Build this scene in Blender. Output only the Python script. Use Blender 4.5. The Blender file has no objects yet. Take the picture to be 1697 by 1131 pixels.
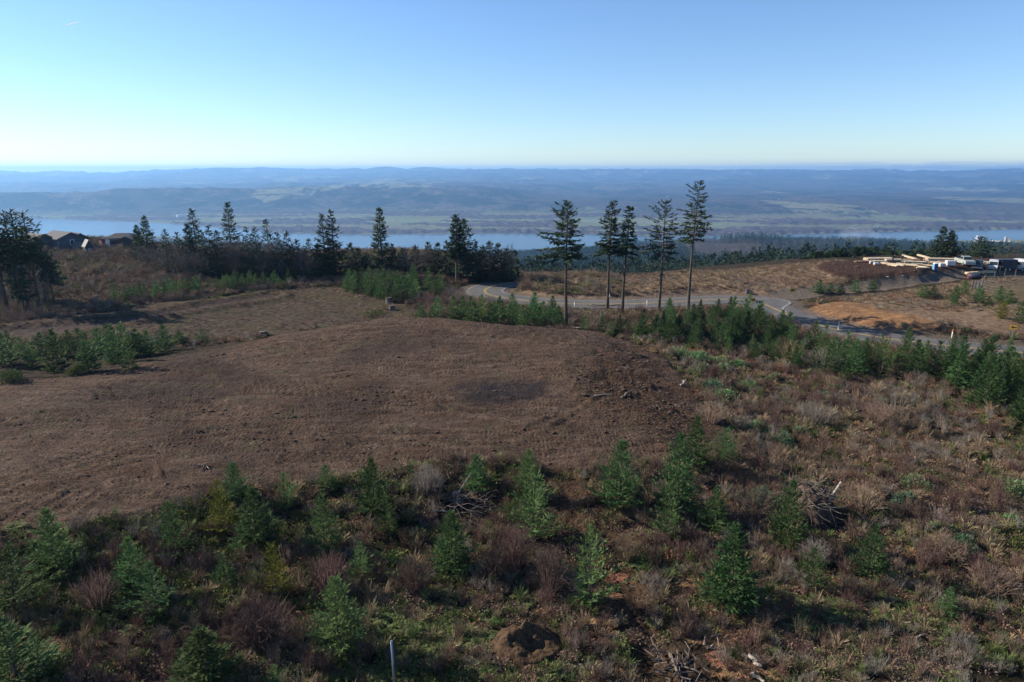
import bpy, bmesh, math, random
import numpy as np
from mathutils import Vector, Matrix

scene = bpy.context.scene
COL = scene.collection
R = math.radians

# ------------------------------------------------------------------ camera, sky, sun, exposure
CAM = (0.0, 0.0, 20.0)
PITCH = R(14.1)
cam_data = bpy.data.cameras.new("camera")
cam_data.sensor_width = 36.0
cam_data.lens = 24.02
cam_data.clip_start = 0.5
cam_data.clip_end = 150000.0
cam = bpy.data.objects.new("camera", cam_data)
cam.location = CAM
cam.rotation_euler = (R(90) - PITCH, 0, 0)
COL.objects.link(cam)
scene.camera = cam

SUN_AZ = R(74)        # how far to the left of the view direction the sun stands
SUN_EL = R(28)
SUN_DIR = Vector((-math.sin(SUN_AZ) * math.cos(SUN_EL), math.cos(SUN_AZ) * math.cos(SUN_EL), math.sin(SUN_EL)))

world = bpy.data.worlds.new("World")
scene.world = world
world.use_nodes = True
wn = world.node_tree
wn.nodes.clear()
w_out = wn.nodes.new("ShaderNodeOutputWorld")
w_bg = wn.nodes.new("ShaderNodeBackground")
w_sky = wn.nodes.new("ShaderNodeTexSky")
w_sky.sky_type = 'NISHITA'
w_sky.sun_disc = False
w_sky.sun_elevation = SUN_EL
w_sky.sun_rotation = -SUN_AZ
w_sky.altitude = 400
w_sky.air_density = 1.0
w_sky.dust_density = 0.0
w_sky.ozone_density = 2.0
w_bg.inputs['Strength'].default_value = 0.10
w_tint = wn.nodes.new("ShaderNodeMix"); w_tint.data_type = 'RGBA'; w_tint.blend_type = 'MULTIPLY'
w_tint.inputs[0].default_value = 1.0
w_tint.inputs[7].default_value = (0.65, 0.775, 0.965, 1)
wn.links.new(w_sky.outputs[0], w_tint.inputs[6])
w_tc = wn.nodes.new("ShaderNodeTexCoord")
w_sep = wn.nodes.new("ShaderNodeSeparateXYZ"); wn.links.new(w_tc.outputs['Generated'], w_sep.inputs[0])
w_map = wn.nodes.new("ShaderNodeMapping"); wn.links.new(w_tc.outputs['Generated'], w_map.inputs[0]); w_map.inputs['Scale'].default_value = (9, 9, 150)
w_no = wn.nodes.new("ShaderNodeTexNoise"); wn.links.new(w_map.outputs[0], w_no.inputs['Vector']); w_no.inputs['Scale'].default_value = 2.2; w_no.inputs['Detail'].default_value = 5
def _rng(sock, a, b, c=0.0, d=1.0):
    nd = wn.nodes.new("ShaderNodeMapRange"); nd.interpolation_type = 'SMOOTHSTEP'; wn.links.new(sock, nd.inputs[0])
    for q, v in zip((1, 2, 3, 4), (a, b, c, d)): nd.inputs[q].default_value = v
    return nd.outputs[0]
def _mul(a, b):
    nd = wn.nodes.new("ShaderNodeMath"); nd.operation = 'MULTIPLY'; wn.links.new(a, nd.inputs[0]); wn.links.new(b, nd.inputs[1]); return nd.outputs[0]
w_mask = _mul(_mul(_rng(w_sep.outputs[2], -0.003, 0.002), _rng(w_sep.outputs[2], 0.0110, 0.0070)), _mul(_rng(w_sep.outputs[0], 0.22, 0.50), _rng(w_no.outputs[0], 0.34, 0.56, 0.0, 0.85)))
w_cl = wn.nodes.new("ShaderNodeMix"); w_cl.data_type = 'RGBA'
wn.links.new(w_mask, w_cl.inputs[0]); wn.links.new(w_tint.outputs[2], w_cl.inputs[6]); w_cl.inputs[7].default_value = (3.3, 4.0, 4.6, 1)
wn.links.new(w_cl.outputs[2], w_bg.inputs['Color'])
wn.links.new(w_bg.outputs[0], w_out.inputs['Surface'])

sun_data = bpy.data.lights.new("sun", 'SUN')
sun_data.energy = 5.0
sun_data.angle = R(0.5)
sun_data.color = (1.0, 0.90, 0.76)
sun = bpy.data.objects.new("sun", sun_data)
sun.rotation_euler = (-SUN_DIR).to_track_quat('-Z', 'Y').to_euler()
sun.location = (-40, 20, 60)
COL.objects.link(sun)

scene.view_settings.view_transform = 'Standard'
scene.view_settings.look = 'None'
scene.view_settings.exposure = 0.84
scene.view_settings.gamma = 1.0
scene.view_settings.use_curve_mapping = False
scene.cycles.use_denoising = True
scene.cycles.max_bounces = 5
scene.cycles.diffuse_bounces = 2
scene.cycles.glossy_bounces = 2
scene.cycles.transparent_max_bounces = 4
scene.cycles.transmission_bounces = 2
scene.cycles.volume_bounces = 2
scene.cycles.sample_clamp_indirect = 4.0

# ------------------------------------------------------------------ pixel <-> world (a survey tool for where things stand)
F = 848.5 / (18.0 / 24.02)
CP, SP = math.cos(PITCH), math.sin(PITCH)

def ray(px, py):
    u = (np.asarray(px, float) - 848.5) / F
    v = (565.5 - np.asarray(py, float)) / F
    return u, CP + v * SP, -SP + v * CP

def on_plane(px, py, z=0.0):
    dx, dy, dz = ray(px, py)
    t = (z - CAM[2]) / dz
    return dx * t, dy * t

def proj(x, y, z):
    zc = np.asarray(z, float) - CAM[2]
    d = y * CP - zc * SP
    up = y * SP + zc * CP
    d = np.where(d > 0.1, d, 0.1)
    return 848.5 + F * x / d, 565.5 - F * up / d, d

def smooth(a, b, x):
    t = np.clip((x - a) / (b - a), 0, 1)
    return t * t * (3 - 2 * t)

# ------------------------------------------------------------------ noise
def _hash(ix, iy, seed):
    h = (ix.astype(np.int64) * 374761393 + iy.astype(np.int64) * 668265263 + seed * 974634777) & 0xFFFFFFFF
    h = ((h ^ (h >> 13)) * 1274126177) & 0xFFFFFFFF
    h = h ^ (h >> 16)
    return (h & 0xFFFF) / 65535.0

def vnoise(x, y, seed=0):
    ix, iy = np.floor(x), np.floor(y)
    fx, fy = x - ix, y - iy
    fx = fx * fx * fx * (fx * (fx * 6 - 15) + 10)
    fy = fy * fy * fy * (fy * (fy * 6 - 15) + 10)
    a, b = _hash(ix, iy, seed), _hash(ix + 1, iy, seed)
    c, d = _hash(ix, iy + 1, seed), _hash(ix + 1, iy + 1, seed)
    return (a + (b - a) * fx) * (1 - fy) + (c + (d - c) * fx) * fy

def fbm(x, y, octaves=4, seed=0, gain=0.5):
    x = np.asarray(x, float); y = np.asarray(y, float)
    s, amp, tot = 0.0, 1.0, 0.0
    for k in range(octaves):
        s = s + amp * (vnoise(x, y, seed + k * 17) * 2 - 1)
        tot += amp
        amp *= gain
        x, y = x * 1.9 * 0.8 - y * 1.9 * 0.6 + 7.3, x * 1.9 * 0.6 + y * 1.9 * 0.8 - 3.1
    return s / tot

def sdist(px, py, poly):
    """signed distance to a polygon, positive inside"""
    px = np.asarray(px, float); py = np.asarray(py, float)
    best = np.full(px.shape, 1e18)
    inside = np.zeros(px.shape, bool)
    n = len(poly)
    for i in range(n):
        ax, ay = poly[i]; bx, by = poly[(i + 1) % n]
        ex, ey = bx - ax, by - ay
        wx, wy = px - ax, py - ay
        t = np.clip((wx * ex + wy * ey) / (ex * ex + ey * ey + 1e-12), 0, 1)
        dx, dy = wx - ex * t, wy - ey * t
        best = np.minimum(best, dx * dx + dy * dy)
        c = ((ay <= py) & (by > py)) | ((by <= py) & (ay > py))
        xi = ax + (py - ay) / (by - ay if abs(by - ay) > 1e-9 else 1e-9) * ex
        inside ^= c & (px < xi)
    d = np.sqrt(best)
    return np.where(inside, d, -d)

def pdist(px, py, line):
    """distance to a polyline and the arc length of the nearest point"""
    px = np.asarray(px, float); py = np.asarray(py, float)
    best = np.full(px.shape, 1e18); arc = np.zeros(px.shape); s0 = 0.0
    for (ax, ay), (bx, by) in zip(line[:-1], line[1:]):
        ex, ey = bx - ax, by - ay
        L = math.hypot(ex, ey)
        t = np.clip(((px - ax) * ex + (py - ay) * ey) / (L * L + 1e-12), 0, 1)
        dd = (px - ax - ex * t) ** 2 + (py - ay - ey * t) ** 2
        m = dd < best
        best = np.where(m, dd, best); arc = np.where(m, s0 + t * L, arc)
        s0 += L
    return np.sqrt(best), arc

def world_poly(pts, z=0.0):
    return [tuple(float(c) for c in on_plane(a, b, z)) for a, b in pts]

def spline(pts, n=10):
    out = []
    P = [pts[0]] + list(pts) + [pts[-1]]
    for i in range(1, len(P) - 2):
        p0, p1, p2, p3 = (np.array(P[i + k], float) for k in (-1, 0, 1, 2))
        for k in range(n):
            t = k / n
            out.append(tuple(0.5 * (2 * p1 + (p2 - p0) * t + (2 * p0 - 5 * p1 + 4 * p2 - p3) * t * t + (3 * p1 - p0 - 3 * p2 + p3) * t ** 3)))
    out.append(tuple(map(float, pts[-1])))
    return out

# ------------------------------------------------------------------ where the ground changes (surveyed outlines)
SOIL = world_poly([(-120, 650), (60, 632), (180, 618), (300, 590), (420, 562), (540, 541), (640, 532), (760, 531), (880, 540), (1000, 555), (1075, 575),
                   (1110, 605), (1150, 645), (1180, 685), (1205, 715), (1190, 745), (1120, 758), (1040, 765), (960, 785), (860, 772), (760, 768), (650, 788),
                   (560, 800), (480, 800), (400, 815), (300, 835), (230, 852), (120, 872), (-120, 910)])
BENCH = world_poly([(-100, 545), (0, 528), (110, 512), (220, 494), (340, 482), (470, 468), (600, 462), (640, 480), (700, 500), (690, 520), (560, 540), (420, 560), (250, 545), (120, 548), (-100, 560)])
TRACK = spline(world_poly([(-60, 545), (60, 536), (140, 530), (210, 522), (270, 511), (330, 499), (400, 487), (440, 481)]))
KNOLL = world_poly([(818, 484), (845, 466), (870, 452), (960, 447), (1080, 447), (1160, 444), (1230, 440), (1330, 431), (1420, 428), (1440, 462), (1400, 476), (1250, 487), (1150, 491), (1050, 497), (950, 497), (860, 492)])
FILL = world_poly([(1335, 446), (1350, 438), (1420, 433), (1500, 430), (1600, 428), (1760, 436), (1760, 443), (1640, 447), (1560, 453), (1530, 459), (1440, 464), (1370, 461)])
DRIVE = spline(world_poly([(1205, 493), (1280, 482), (1370, 472), (1460, 463), (1530, 456), (1600, 448), (1700, 447), (1780, 447)]))
ORANGE = world_poly([(1318, 506), (1345, 495), (1385, 490), (1420, 499), (1450, 505), (1490, 520), (1530, 528), (1560, 539), (1535, 545), (1480, 541), (1420, 534), (1360, 523), (1325, 514)])
HILLSIDE = world_poly([(1320, 500), (1400, 478), (1480, 468), (1560, 458), (1640, 452), (1800, 450), (1800, 570), (1697, 562), (1600, 553), (1540, 545), (1440, 530), (1340, 512)])
LAWN = world_poly([(1600, 472), (1640, 464), (1800, 462), (1800, 512), (1690, 506), (1630, 498)])
ROAD_PX = [(850, 468), (822, 473), (804, 481), (812, 489), (850, 496), (900, 501), (960, 504), (1040, 504), (1110, 501), (1180, 497), (1228, 497), (1262, 503),
           (1288, 514), (1325, 529), (1380, 545), (1450, 558), (1540, 570), (1640, 580), (1760, 590)]
ROAD = spline(world_poly(ROAD_PX, -1.2), 8)
APRON = world_poly([(1215, 493), (1255, 491.5), (1300, 496.5), (1315, 502), (1306, 509), (1298, 514), (1320, 527), (1300, 517), (1275, 510), (1240, 502)], -1.2)
CHAR = world_poly([(770, 650), (840, 640), (900, 645), (905, 662), (830, 672), (775, 668)])
HOLLOW = world_poly([(150, 650), (230, 635), (330, 640), (350, 665), (260, 680), (170, 675)])
TORN = world_poly([(885, 775), (965, 772), (1010, 840), (1070, 950), (1140, 1040), (1270, 1085), (1250, 1140), (1080, 1140), (1040, 1040), (950, 910), (900, 860)])
ROUGH = world_poly([(1000, 560), (1080, 575), (1150, 640), (1200, 715), (1130, 740), (1000, 700), (930, 660), (960, 600)])

# ------------------------------------------------------------------ the lie of the land
EDGE_PX = np.array([-900, -300, 0, 100, 200, 300, 450, 600, 700, 800, 870, 1000, 1100, 1200, 1300, 1400, 1500, 1600, 1697, 2000, 2600], float)
EDGE_R = np.array([260, 250, 235, 232, 225, 190, 165, 170, 170, 150, 128, 128, 134, 144, 158, 176, 186, 192, 204, 215, 240], float)
NEAR_PX = np.array([-900, -200, 0, 100, 250, 400, 510, 620, 850, 940, 1060, 1150, 1300, 1500, 1697, 2600], float)
NEAR_PY = np.array([396, 392, 391, 390, 388, 398, 409, 411.5, 414, 409, 402, 398.5, 398, 396.5, 395, 393], float)
FAR_PX = np.array([-900, 0, 80, 200, 300, 400, 480, 620, 800, 930, 1060, 1220, 1350, 1450, 1560, 1697, 2600], float)
FAR_PY = np.array([358, 361, 362, 366, 371, 378, 386, 389, 387, 388, 391, 391, 387, 384, 382, 379, 376], float)
FOOT_PX = np.array([-900, 0, 100, 300, 500, 700, 850, 1000, 1250, 1500, 1697, 2600], float)
FOOT_PY = np.array([355, 358, 358, 357, 353, 351, 355, 353, 357, 360, 363, 363], float)
Z_WATER = -300.0
VAL_T = np.array([0, .008, .022, .055, .1, .185, .325, .51, .7, .92, 1.0], float)
VAL_Z = np.array([0, -2, -10, -33, -60, -100, -146, -196, -240, -287, -304], float)

def dep(py):
    return PITCH - np.arctan((565.5 - np.asarray(py, float)) / F)

def ground_r(px, py, z):
    """horizontal distance at which a sight line through a pixel meets level z"""
    dx, dy, dz = ray(px, py)
    t = (z - CAM[2]) / dz
    return np.hypot(dx * t, dy * t)

R_NEAR = ground_r(NEAR_PX, NEAR_PY, Z_WATER)
R_FAR = ground_r(FAR_PX, FAR_PY, Z_WATER)
R_FOOT = ground_r(FOOT_PX, FOOT_PY, Z_WATER)

def sight_z(px, py, r):
    dx, dy, dz = ray(px, py)
    return CAM[2] + dz / np.hypot(dx, dy) * r

HILL = {  # column -> (distance, where the land shows at that distance)
    -300: [(6500, 330), (8000, 331), (11000, 316), (14000, 304), (18000, 290), (22000, 292)],
    0: [(6500, 326), (8000, 329), (11000, 314), (14000, 302), (18000, 288.5), (22000, 291)],
    180: [(6500, 319), (8000, 322), (11000, 310), (14000, 299), (18000, 285.5), (22000, 289)],
    350: [(6500, 314), (8000, 318), (11000, 305), (14000, 296), (18000, 282), (22000, 288)],
    520: [(6500, 310), (8000, 312), (11000, 304), (14000, 296), (18000, 283), (22000, 287)],
    700: [(6500, 308), (8200, 308), (11000, 301), (14000, 293), (18000, 283), (22000, 286)],
    1000: [(6000, 340), (7500, 323), (9000, 313), (12000, 301), (16000, 286.5), (20000, 283.5)],
    1180: [(5900, 345), (7200, 328), (9000, 316), (12000, 302), (16000, 287), (20000, 284)],
    1350: [(5900, 347), (6800, 329), (8000, 327), (10500, 312), (13000, 301), (17000, 286.5), (20000, 285)],
    1500: [(5900, 344), (7000, 336), (8500, 326), (11000, 310), (14000, 299), (17000, 287), (20000, 285)],
    1697: [(5900, 352), (7500, 338), (9000, 325), (12000, 306), (15000, 294), (18000, 286.5), (21000, 285)],
    2100: [(5900, 352), (7500, 340), (9000, 328), (12000, 308), (15000, 296), (18000, 289), (21000, 288)],
}
HR = np.array([3000, 5000, 5500, 6000, 6500, 7000, 7500, 8200, 9000, 10000, 11000, 12500, 14000, 16000, 18000, 20000, 22000, 26000, 32000, 45000], float)
HX = np.array(sorted(HILL), float)
HZ = np.zeros((len(HX), len(HR)))
for i, k in enumerate(sorted(HILL)):
    rr = np.array([q[0] for q in HILL[k]], float)
    yy = np.array([q[1] for q in HILL[k]], float)
    zz = sight_z(float(k), yy, rr)
    foot = float(np.interp(k, FOOT_PX, R_FOOT))
    rr = np.concatenate(([foot], rr, [rr[-1] + 3000, 45000])); zz = np.concatenate(([-297.0], zz, [zz[-1] - 160, -320]))
    HZ[i] = np.interp(HR, rr, zz)

def az_px(x, y):
    """column at which a bearing shows on the level"""
    yy = np.where(y > 1e-3, y, 1e-3)
    k = np.clip(x / yy, -1.6, 1.6)
    return 848.5 + F * k * 0.985

_soil_cache = {}
def land(x, y, full=False):
    x = np.asarray(x, float); y = np.asarray(y, float)
    r = np.hypot(x, y)
    bx = az_px(x, y)
    behind = y < 20
    re = np.interp(bx, EDGE_PX, EDGE_R)
    re = np.where(behind & (np.abs(x) > y * 1.2), np.maximum(re, 250), re)
    re = re + 6 * fbm(x / 45, y / 45, 2, 5)
    rb = np.interp(bx, NEAR_PX, R_NEAR); rf = np.interp(bx, FAR_PX, R_FAR); rt = np.maximum(np.interp(bx, FOOT_PX, R_FOOT), rf + 60)
    near = r < 420
    # the plateau with its small rises and hollows
    h = 0.45 * fbm(x / 17, y / 17, 3, 1) + 0.10 * fbm(x / 2.6, y / 2.6, 3, 2)
    out = {}
    if np.any(near):
        xn, yn = x[near], y[near]
        wob = 1.3 * fbm(xn / 5, yn / 5, 3, 11) + 0.4 * fbm(xn / 1.3, yn / 1.3, 2, 12)
        sd = sdist(xn, yn, SOIL)
        soil = smooth(-0.5, 0.6, sd + wob)
        far_part = smooth(60, 85, yn)
        hn = h[near]
        hn = hn * (1 - 0.75 * soil) + (0.4 + 1.3 * far_part) * smooth(-1.5, 9, sd) + soil * (0.10 * fbm(xn / 1.6, yn / 1.2, 3, 21) + 0.45 * fbm(xn / 15, yn / 11, 2, 22))
        rough = smooth(-2, 4, sdist(xn, yn, ROUGH))
        hn += rough * 0.50 * fbm(xn / 2.2, yn / 2.2, 4, 23)
        # dozer ridges: long low windrows following the contour of the pad
        rid = fbm(xn / 7 + 3 + 0.8 * fbm(xn / 20, yn / 20, 2, 32), (yn + 0.12 * xn + 4 * fbm(xn / 16, yn / 16, 2, 33)) / 1.6, 2, 31)
        hn += soil * 0.15 * smooth(0.22, 0.55, rid)
        hn += -0.9 * smooth(0.3, 6, -sd) * smooth(98, 82, yn)
        brush = smooth(1.0, 4.0, -sd) * smooth(95, 60, yn)
        hn += brush * (0.35 * fbm(xn / 4.5, yn / 4.5, 3, 41))
        hn += -1.3 * smooth(84, 104, yn) * smooth(180, 120, yn)
        bench = smooth(-1, 2.5, sdist(xn, yn, BENCH) + wob)
        # road bed: level across
        dr, _ = pdist(xn, yn, ROAD)
        ap = sdist(xn, yn, APRON)
        dr = np.minimum(dr, np.maximum(3.4 - ap, 0) + 0.0)
        rd = smooth(7.0, 4.2, dr)
        knoll = smooth(-1, 7, sdist(xn, yn, KNOLL))
        hn += knoll * 1.0
        fill = smooth(-0.5, 3.5, sdist(xn, yn, FILL) + 0.8 * wob)
        hn = hn * (1 - fill * 0.8) + fill * (0.8 + 0.25 * fbm(xn / 1.6, yn / 1.6, 3, 51) * smooth(8, 1, sdist(xn, yn, FILL)))
        dd, _ = pdist(xn, yn, DRIVE)
        drive = smooth(2.9, 1.8, dd + 0.5 * wob) * (1 - .8 * fill)
        hn = hn - 0.12 * drive
        orange = smooth(-0.6, 0.9, sdist(xn, yn, ORANGE) + 0.7 * wob)
        hside = smooth(-2, 8, sdist(xn, yn, HILLSIDE))
        hn += hside * 0.9
        hn += orange * 0.2 * fbm(xn / 1.2, yn / 3.0, 3, 61)
        hn = hn * (1 - rd) + (-1.25) * rd
        dt, _ = pdist(xn, yn, TRACK)
        track = smooth(3.0, 1.6, dt + 0.4 * wob)
        hn += -0.25 * track + 0.55 * np.exp(-((dt - 3.6) / 0.9) ** 2) * smooth(85, 95, yn)
        lawn = smooth(-0.5, 1.5, sdist(xn, yn, LAWN))
        char_hollow = np.maximum(smooth(-1.5, 1.5, sdist(xn, yn, CHAR) + 1.2 * wob), .45 * smooth(-2.5, 3, sdist(xn, yn, HOLLOW) + 1.2 * wob))  # hollow darkened in colour too: damp soil, plus shade contrast the sun lacks
        hn += -0.5 * smooth(-1, 4, sdist(xn, yn, HOLLOW))
        torn = smooth(-0.3, 0.8, sdist(xn, yn, TORN) + wob)
        hn += torn * (0.45 * fbm(xn / 1.3, yn / 1.3, 4, 24) - .15)
        rough = np.maximum(rough, torn)
        hn = hn * (1 - smooth(210, 300, r[near]) * 0.5)
        h = h.copy(); h[near] = hn
        if full:
            z0 = np.zeros_like(x)
            def put(v):
                a = z0.copy(); a[near] = v; return a
            tan = np.maximum(knoll, hside * 0.75)
            out = dict(torn=put(torn), soil=put(soil), rough=put(rough), bench=put(bench), grass=put(tan), fill=put(fill), gravel=put(drive), track=put(track),
                       orange=put(np.maximum(orange, smooth(4.4, 3.6, dr) * smooth(2.0, 3.8, dr) * 0.55)), lawn=put(lawn), char_hollow=put(char_hollow), verge=put(smooth(6.5, 4.0, dr)))
    # the side of the hill down to the river
    t = (r - re) / np.maximum(rb - re, 50)
    val = np.interp(np.clip(t, 0, 1), VAL_T, VAL_Z)
    w = smooth(0.05, 0.25, t)
    val = val + w * smooth(1.0, 0.85, t) * (18 * fbm(x / 420, y / 420, 4, 71))
    hx, hy = 1650 * (1190 - 848.5) / F, 1650.0
    val = val + 30 * np.exp(-((x - hx) / 330) ** 2 - ((y - hy) / 230) ** 2)
    val = val + 26 * np.exp(-((x - 1050) / 500) ** 2 - ((y - 1900) / 260) ** 2)
    z = np.where(t > 0, val, 0) + h * smooth(0.04, 0.0, t)
    # river bed, flood plain, far hills
    z = np.where(r > rb, -304.0, z)
    plain = smooth(0, 30, r - rf)
    woods = smooth(0.02, 0.16, fbm(x / 620 + 2, y / 165, 3, 81) + 0.12 + 0.35 * smooth(150, 0, r - rf) - 0.2 * smooth(0, 1, (x - 1500) / 1500))
    canopy = fbm(x / 26, y / 60, 2, 83) * 0.5 + 0.6
    zf = -304 + 6.5 * plain + woods * plain * 17 * canopy
    z = np.where(r > rf, zf, z)
    far = r > rt - 800
    if np.any(far):
        xf, yf, rfa, bf = x[far], y[far], r[far], bx[far]
        i = np.clip(np.searchsorted(HX, bf) - 1, 0, len(HX) - 2)
        u = np.clip((bf - HX[i]) / (HX[i + 1] - HX[i]), 0, 1); u = u * u * (3 - 2 * u)
        j = np.clip(np.searchsorted(HR, rfa) - 1, 0, len(HR) - 2)
        v = np.clip((rfa - HR[j]) / (HR[j + 1] - HR[j]), 0, 1)
        base = (HZ[i, j] * (1 - u) + HZ[i + 1, j] * u) * (1 - v) + (HZ[i, j + 1] * (1 - u) + HZ[i + 1, j + 1] * u) * v
        up = np.clip((base + 297) / 90, 0, 1)
        rg = 1 - np.abs(fbm(xf / 900, yf / 900, 4, 91)) * 2.2
        rel = 40 * fbm(xf / 2300, yf / 1700, 4, 93) + 44 * rg - 26 + 17 * fbm(xf / 80, yf / 120, 3, 95)
        rel = rel * (1 + smooth(9000, 18000, rfa) * 0.6) * (1 - 0.4 * smooth(20000, 22000, rfa))
        zz = base + up * rel
        zz = zz + smooth(12000, 16000, rfa) * (62 * fbm(xf / 3400, yf / 4200, 4, 98) + 46 * (1 - 2.4 * np.abs(fbm(xf / 4200, yf / 3600, 3, 99))))
        zz = np.where(zz > 0, 80 * np.tanh(zz / 80), zz)
        for (mx, my, mw) in ((410, 278.0, 900), (470, 277.0, 700), (600, 278.5, 800), (650, 276.5, 1100), (715, 277.0, 1300), (840, 278.6, 900), (985, 280.0, 800), (1120, 280.2, 700), (1370, 280.0, 520), (1345, 281.5, 420), (1560, 281.5, 900)):
            cx = 18600.0 * (mx - 848.5) / F
            g = np.exp(-((xf - cx) / mw) ** 2 - ((rfa - 18600.0) / 1100) ** 2)
            zz = np.maximum(zz, sight_z(mx, my, 18600.0) - (1 - g) * 330 + 9 * fbm(xf / 500, yf / 500, 3, 97))
        k = smooth(0, 500, rfa - rt[far])
        zo = z.copy(); zo[far] = np.where(rfa > rt[far], np.maximum(zz, -298) * k + z[far] * (1 - k), z[far]); z = zo
    if full:
        out['woods'] = np.where(r > rf, woods * (1 - smooth(0, 300, r - rt)), 0.0)
        out['upland'] = smooth(-100, 300, r - rt)
        return z, out
    return z

def gz(x, y):
    return float(land(np.array([x], float), np.array([y], float))[0])

_T = np.concatenate([np.arange(14, 260, 0.6), np.geomspace(260, 6000, 160)])
def ground(px, py, zoff=0.0):
    """the point of the land seen through a pixel"""
    dx, dy, dz = (float(c) for c in ray(px, py))
    k = math.hypot(dx, dy)
    xs, ys = dx / k * _T, dy / k * _T
    zs = CAM[2] + dz / k * _T
    d = zs - zoff - land(xs, ys)
    i = np.argmax(d < 0)
    if d[i] >= 0:
        i = len(_T) - 1
    a = d[i - 1] / (d[i - 1] - d[i]) if i > 0 else 0
    t = _T[i - 1] + (_T[i] - _T[i - 1]) * a
    x, y = dx / k * t, dy / k * t
    return Vector((x, y, gz(x, y)))

def px_size(p):
    """metres per photo pixel at a point"""
    return float((p[1] * CP - (p[2] - CAM[2]) * SP) / F)

# ------------------------------------------------------------------ materials
def col4(c):
    return (c[0], c[1], c[2], 1.0)

class Mat:
    def __init__(s, name):
        s.m = bpy.data.materials.new(name); s.m.use_nodes = True
        s.t = s.m.node_tree; s.t.nodes.clear()
        s.out = s.n("ShaderNodeOutputMaterial")
        s.b = s.n("ShaderNodeBsdfPrincipled")
        s.b.inputs['Roughness'].default_value = 0.9
        s.b.inputs['Specular IOR Level'].default_value = 0.15
        s.t.links.new(s.b.outputs[0], s.out.inputs['Surface'])
    def n(s, kind, **kw):
        nd = s.t.nodes.new(kind)
        for k, v in kw.items():
            setattr(nd, k, v)
        return nd
    def link(s, a, b):
        s.t.links.new(a, b)
    def put(s, sock, v):
        if hasattr(v, 'is_output') or isinstance(v, bpy.types.NodeSocket):
            s.link(v, sock)
        elif isinstance(v, (tuple, list)):
            sock.default_value = col4(v) if len(sock.default_value) == 4 else v
        else:
            sock.default_value = v
    def pos(s):
        return s.n("ShaderNodeNewGeometry").outputs['Position']
    def obj_co(s):
        return s.n("ShaderNodeTexCoord").outputs['Object']
    def mapped(s, vec, scale=(1, 1, 1), rot=(0, 0, 0), loc=(0, 0, 0)):
        m = s.n("ShaderNodeMapping"); s.link(vec, m.inputs[0])
        m.inputs['Scale'].default_value = scale; m.inputs['Rotation'].default_value = rot; m.inputs['Location'].default_value = loc
        return m.outputs[0]
    def noise(s, vec, scale, detail=3.0, rough=0.55, dist=0.0):
        nd = s.n("ShaderNodeTexNoise"); s.link(vec, nd.inputs['Vector'])
        nd.inputs['Scale'].default_value = scale; nd.inputs['Detail'].default_value = detail
        nd.inputs['Roughness'].default_value = rough; nd.inputs['Distortion'].default_value = dist
        return nd.outputs[0]
    def voro(s, vec, scale, out='Distance'):
        nd = s.n("ShaderNodeTexVoronoi"); s.link(vec, nd.inputs['Vector']); nd.inputs['Scale'].default_value = scale
        return nd.outputs[out]
    def ramp(s, fac, stops, interp='LINEAR'):
        nd = s.n("ShaderNodeValToRGB"); s.link(fac, nd.inputs[0])
        cr = nd.color_ramp; cr.interpolation = interp
        while len(cr.elements) > 1:
            cr.elements.remove(cr.elements[-1])
        cr.elements[0].position = stops[0][0]; cr.elements[0].color = col4(stops[0][1])
        for p, c in stops[1:]:
            e = cr.elements.new(p); e.color = col4(c)
        return nd.outputs[0]
    def rng(s, v, a, b, c=0.0, d=1.0):
        nd = s.n("ShaderNodeMapRange"); s.link(v, nd.inputs[0])
        for k, q in zip((1, 2, 3, 4), (a, b, c, d)):
            nd.inputs[k].default_value = q
        return nd.outputs[0]
    def mix(s, f, a, b):
        nd = s.n("ShaderNodeMix", data_type='RGBA')
        s.put(nd.inputs[0], f); s.put(nd.inputs[6], a); s.put(nd.inputs[7], b)
        return nd.outputs[2]
    def math(s, op, a, b=0.0):
        nd = s.n("ShaderNodeMath", operation=op); s.put(nd.inputs[0], a); s.put(nd.inputs[1], b)
        return nd.outputs[0]
    def attr(s, name):
        return s.n("ShaderNodeAttribute", attribute_name=name).outputs['Fac']
    def rand(s):
        return s.n("ShaderNodeObjectInfo").outputs['Random']
    def bump(s, height, strength=0.5, dist=0.1):
        nd = s.n("ShaderNodeBump"); s.link(height, nd.inputs['Height'])
        nd.inputs['Strength'].default_value = strength; nd.inputs['Distance'].default_value = dist
        s.link(nd.outputs[0], s.b.inputs['Normal'])
    def color(s, c):
        s.put(s.b.inputs['Base Color'], c)
    def set(s, **kw):
        for k, v in kw.items():
            s.put(s.b.inputs[k.replace('_', ' ')], v)
        return s

def plain(name, c, rough=0.8, var=0.2, scale=3.0, metal=0.0, spec=0.2):
    m = Mat(name)
    f = m.noise(m.obj_co(), scale, 4)
    a = tuple(v * (1 - var) for v in c); b = tuple(min(1, v * (1 + var)) for v in c)
    m.color(m.ramp(f, [(0.3, a), (0.7, b)]))
    m.set(Roughness=rough, Metallic=metal)
    m.b.inputs['Specular IOR Level'].default_value = spec
    return m.m

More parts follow.
